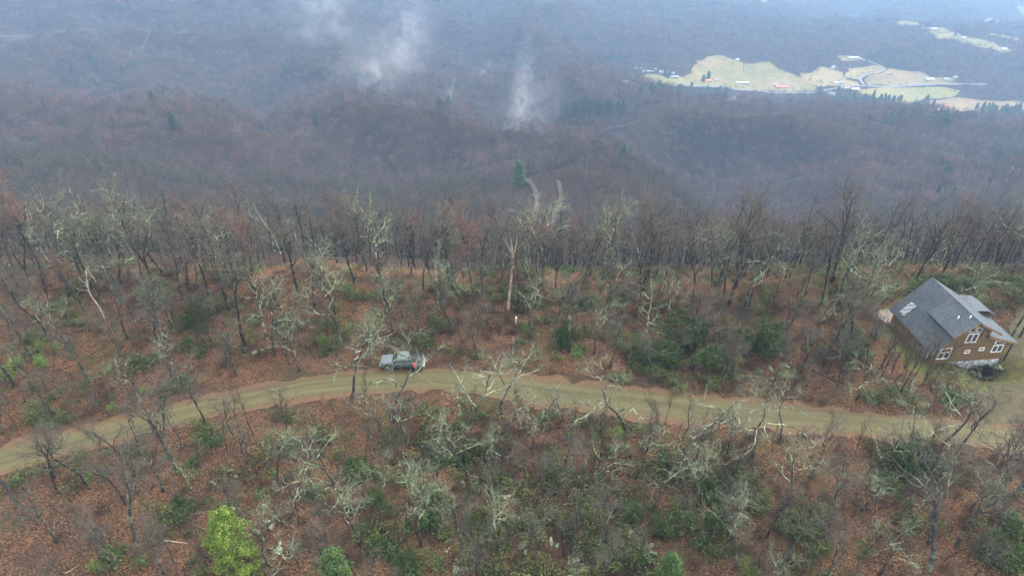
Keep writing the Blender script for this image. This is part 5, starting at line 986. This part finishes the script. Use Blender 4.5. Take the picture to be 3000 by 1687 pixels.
# ------------------------------------------------------------------ person at the side of the bed
M['jack'] = m_speck('red_jacket', (.50, .10, .085), (.62, .16, .13), 8, .8, 0); M['navy'] = mat('dark_trousers', (.018, .020, .035), .9); M['skin'] = mat('skin', (.45, .26, .18), .6); M['hair'] = mat('brown_hair', (.11, .065, .04), .8); M['shoe'] = mat('pale_shoes', (.38, .37, .36), .7)
def person(loc, rz, label):
    V, E, R = [], [], []
    def v(co, r, par=None):
        V.append(co); R.append(r)
        if par is not None: E.append((par, len(V) - 1))
        return len(V) - 1
    pel = v((0, 0, .95), (.15, .11)); ab = v((0, .02, 1.12), (.14, .10), pel); ch = v((0, .05, 1.32), (.17, .12), ab); ns = v((0, .06, 1.46), (.09, .08), ch); nk = v((0, .08, 1.53), (.055, .055), ns); hd = v((0, .10, 1.64), (.085, .095), nk); ht = v((0, .10, 1.73), (.06, .07), hd); v((0, .20, 1.63), (.018, .018), hd)
    for s in (-1, 1):
        hp = v((s * .10, 0, .88), (.09, .09), pel); kn = v((s * .13, .03 + .05 * s, .50), (.062, .062), hp); an = v((s * .14, -.02 + .06 * s, .10), (.045, .045), kn); v((s * .15, .14 + .06 * s, .04), (.04, .032), an)
        sh = v((s * .19, .05, 1.40), (.065, .065), ch); el = v((s * .30, .18, 1.18), (.048, .048), sh); wr = v((s * .16, .36, 1.32), (.034, .034), el); pm = v((s * .13, .42, 1.36), (.034, .026), wr)
        for k in range(4): f1 = v((s * (.10 + .022 * k), .47, 1.385 - .008 * k), (.010, .010), pm); v((s * (.085 + .020 * k), .495, 1.365 - .008 * k), (.008, .008), f1)
        th = v((s * .085, .43, 1.375), (.011, .011), pm); v((s * .065, .46, 1.385), (.009, .009), th)
    me = bpy.data.meshes.new('t'); me.from_pydata(V, E, []); o = bpy.data.objects.new('t', me); COL.objects.link(o); sk = o.modifiers.new('s', 'SKIN'); ss = o.modifiers.new('u', 'SUBSURF'); ss.levels = 2
    for i, r in enumerate(R): me.skin_vertices[0].data[i].radius = r; me.skin_vertices[0].data[i].use_root = i == 0
    bpy.context.view_layer.update(); ev = o.evaluated_get(bpy.context.evaluated_depsgraph_get()); m2 = bpy.data.meshes.new_from_object(ev); bpy.data.objects.remove(o)
    m2.name = 'person'; m2.materials.clear(); [m2.materials.append(M[k]) for k in ('jack', 'navy', 'skin', 'shoe')]
    for p_ in m2.polygons:
        c = p_.center; p_.use_smooth = True; hand = c.y > .345 and c.z > 1.2; p_.material_index = 3 if c.z < .09 else (1 if c.z < .93 else (2 if (c.z > 1.52 or hand) else 0))
    o = link(bpy.data.objects.new('person', m2)); o.location = loc; o.rotation_euler = (0, 0, rz); tag(o, label, 'person')
    bm = bmesh.new(); bmesh.ops.create_uvsphere(bm, u_segments=16, v_segments=10, radius=.108)
    for q in bm.verts: q.co = Vector((q.co.x, q.co.y * 1.08 + .075, q.co.z * 1.12 + 1.69)); q.co.z = max(q.co.z, 1.60 if q.co.y < .1 else 1.70)
    hm = bpy.data.meshes.new('hair'); bm.to_mesh(hm); bm.free(); hm.materials.append(M['hair']); link(bpy.data.objects.new('hair', hm), o)
    b = MB()
    return o
pp = flat(1216, 1092); person((pp[0], pp[1], .075), math.radians(4), 'person in red jacket and dark trousers standing against the side of the pickup bed')

# ------------------------------------------------------------------ drifting mist
def mist(px, py, dist, rx, ry, rz, dens, label, seed, tilt=0):
    v = CY - py; Yd = F * CP + v * SP; Zd = -F * SP + v * CP; s = dist / Yd; c = Vector(((px - CX) * s, Yd * s, CAMZ + Zd * s))
    bm = bmesh.new(); bmesh.ops.create_icosphere(bm, subdivisions=3, radius=1); me = bpy.data.meshes.new('mist_wisp'); bm.to_mesh(me); bm.free()
    m = bpy.data.materials.new('mist'); m.use_nodes = True; m.node_tree.nodes.clear(); t = NT(m); o_ = t.n('ShaderNodeOutputMaterial'); pv = t.n('ShaderNodeVolumePrincipled'); pv.inputs['Color'].default_value = (.95, .97, 1, 1); pv.inputs['Anisotropy'].default_value = 0.0
    p = t.coord(); ln = t.n('ShaderNodeVectorMath', operation='LENGTH'); t.l(p, ln.inputs[0]); mp = t.n('ShaderNodeMapping'); mp.inputs['Location'].default_value = (seed * 3.1, seed, 0); mp.inputs['Scale'].default_value = (1.2, 1.2, 1.0 * rz / rx if rz > rx else 1.2); t.l(p, mp.inputs[0])
    n = t.noise(mp.outputs[0], 1.9, 5, .65, 1.2); a = t.math('MULTIPLY', t.math('SUBTRACT', n, .43, True), 4.5); fo = t.math('POWER', t.math('SUBTRACT', 1.0, ln.outputs['Value'], True), 1.3); d = t.math('MULTIPLY', t.math('MULTIPLY', a, fo), dens)
    t.l(d, pv.inputs['Density']); t.l(pv.outputs[0], o_.inputs['Volume']); me.materials.append(m); o = link(bpy.data.objects.new('mist_wisp', me)); o.location = c; o.scale = (rx, ry, rz); o.rotation_euler = (0, tilt, 0); tag(o, label, 'mist', None, 'stuff')
mist(1185, 120, 950, 56, 44, 92, .011, 'brightest puff of mist drifting above the dark slope', 1, .25)
mist(1100, 215, 850, 70, 50, 66, .010, 'thin lower mist trailing down to the left', 2, -.5)
mist(1530, 255, 720, 16, 22, 70, .018, 'narrow white column of mist rising from the hollow', 3, .08)
mist(1560, 320, 700, 44, 30, 55, .012, 'loose foot of the mist column spreading to the right', 6, .5)
mist(1500, 390, 640, 17, 20, 50, .018, 'faint lowest tail of the mist column', 7, .35)
mist(950, 40, 1150, 90, 60, 86, .007, 'faint mist near the top left of the bright puff', 4, -.5)
# ------------------------------------------------------------------ haze: one box of even air round everything
zmin = float(GZ.min()) - 5
b = MB(); b.box((0, 2250, (zmin - 1 + 140) / 2), (12200, 7700, 140 - zmin + 1)); hz = b.build('haze', []); hm = bpy.data.materials.new('haze'); hm.use_nodes = True; hm.node_tree.nodes.clear(); t = NT(hm); oo = t.n('ShaderNodeOutputMaterial'); pv = t.n('ShaderNodeVolumePrincipled')
pv.inputs['Color'].default_value = (.44, .69, 1, 1); pv.inputs['Density'].default_value = HAZE_D; pv.inputs['Anisotropy'].default_value = 0.0; t.l(pv.outputs[0], oo.inputs['Volume']); hz.data.materials.append(hm); tag(hz, 'blue air haze filling the valley', 'haze', None, 'stuff')
print('TREES', len(TREES), 'SHRUBS', len(shr), 'ROCKS', len(rocks))
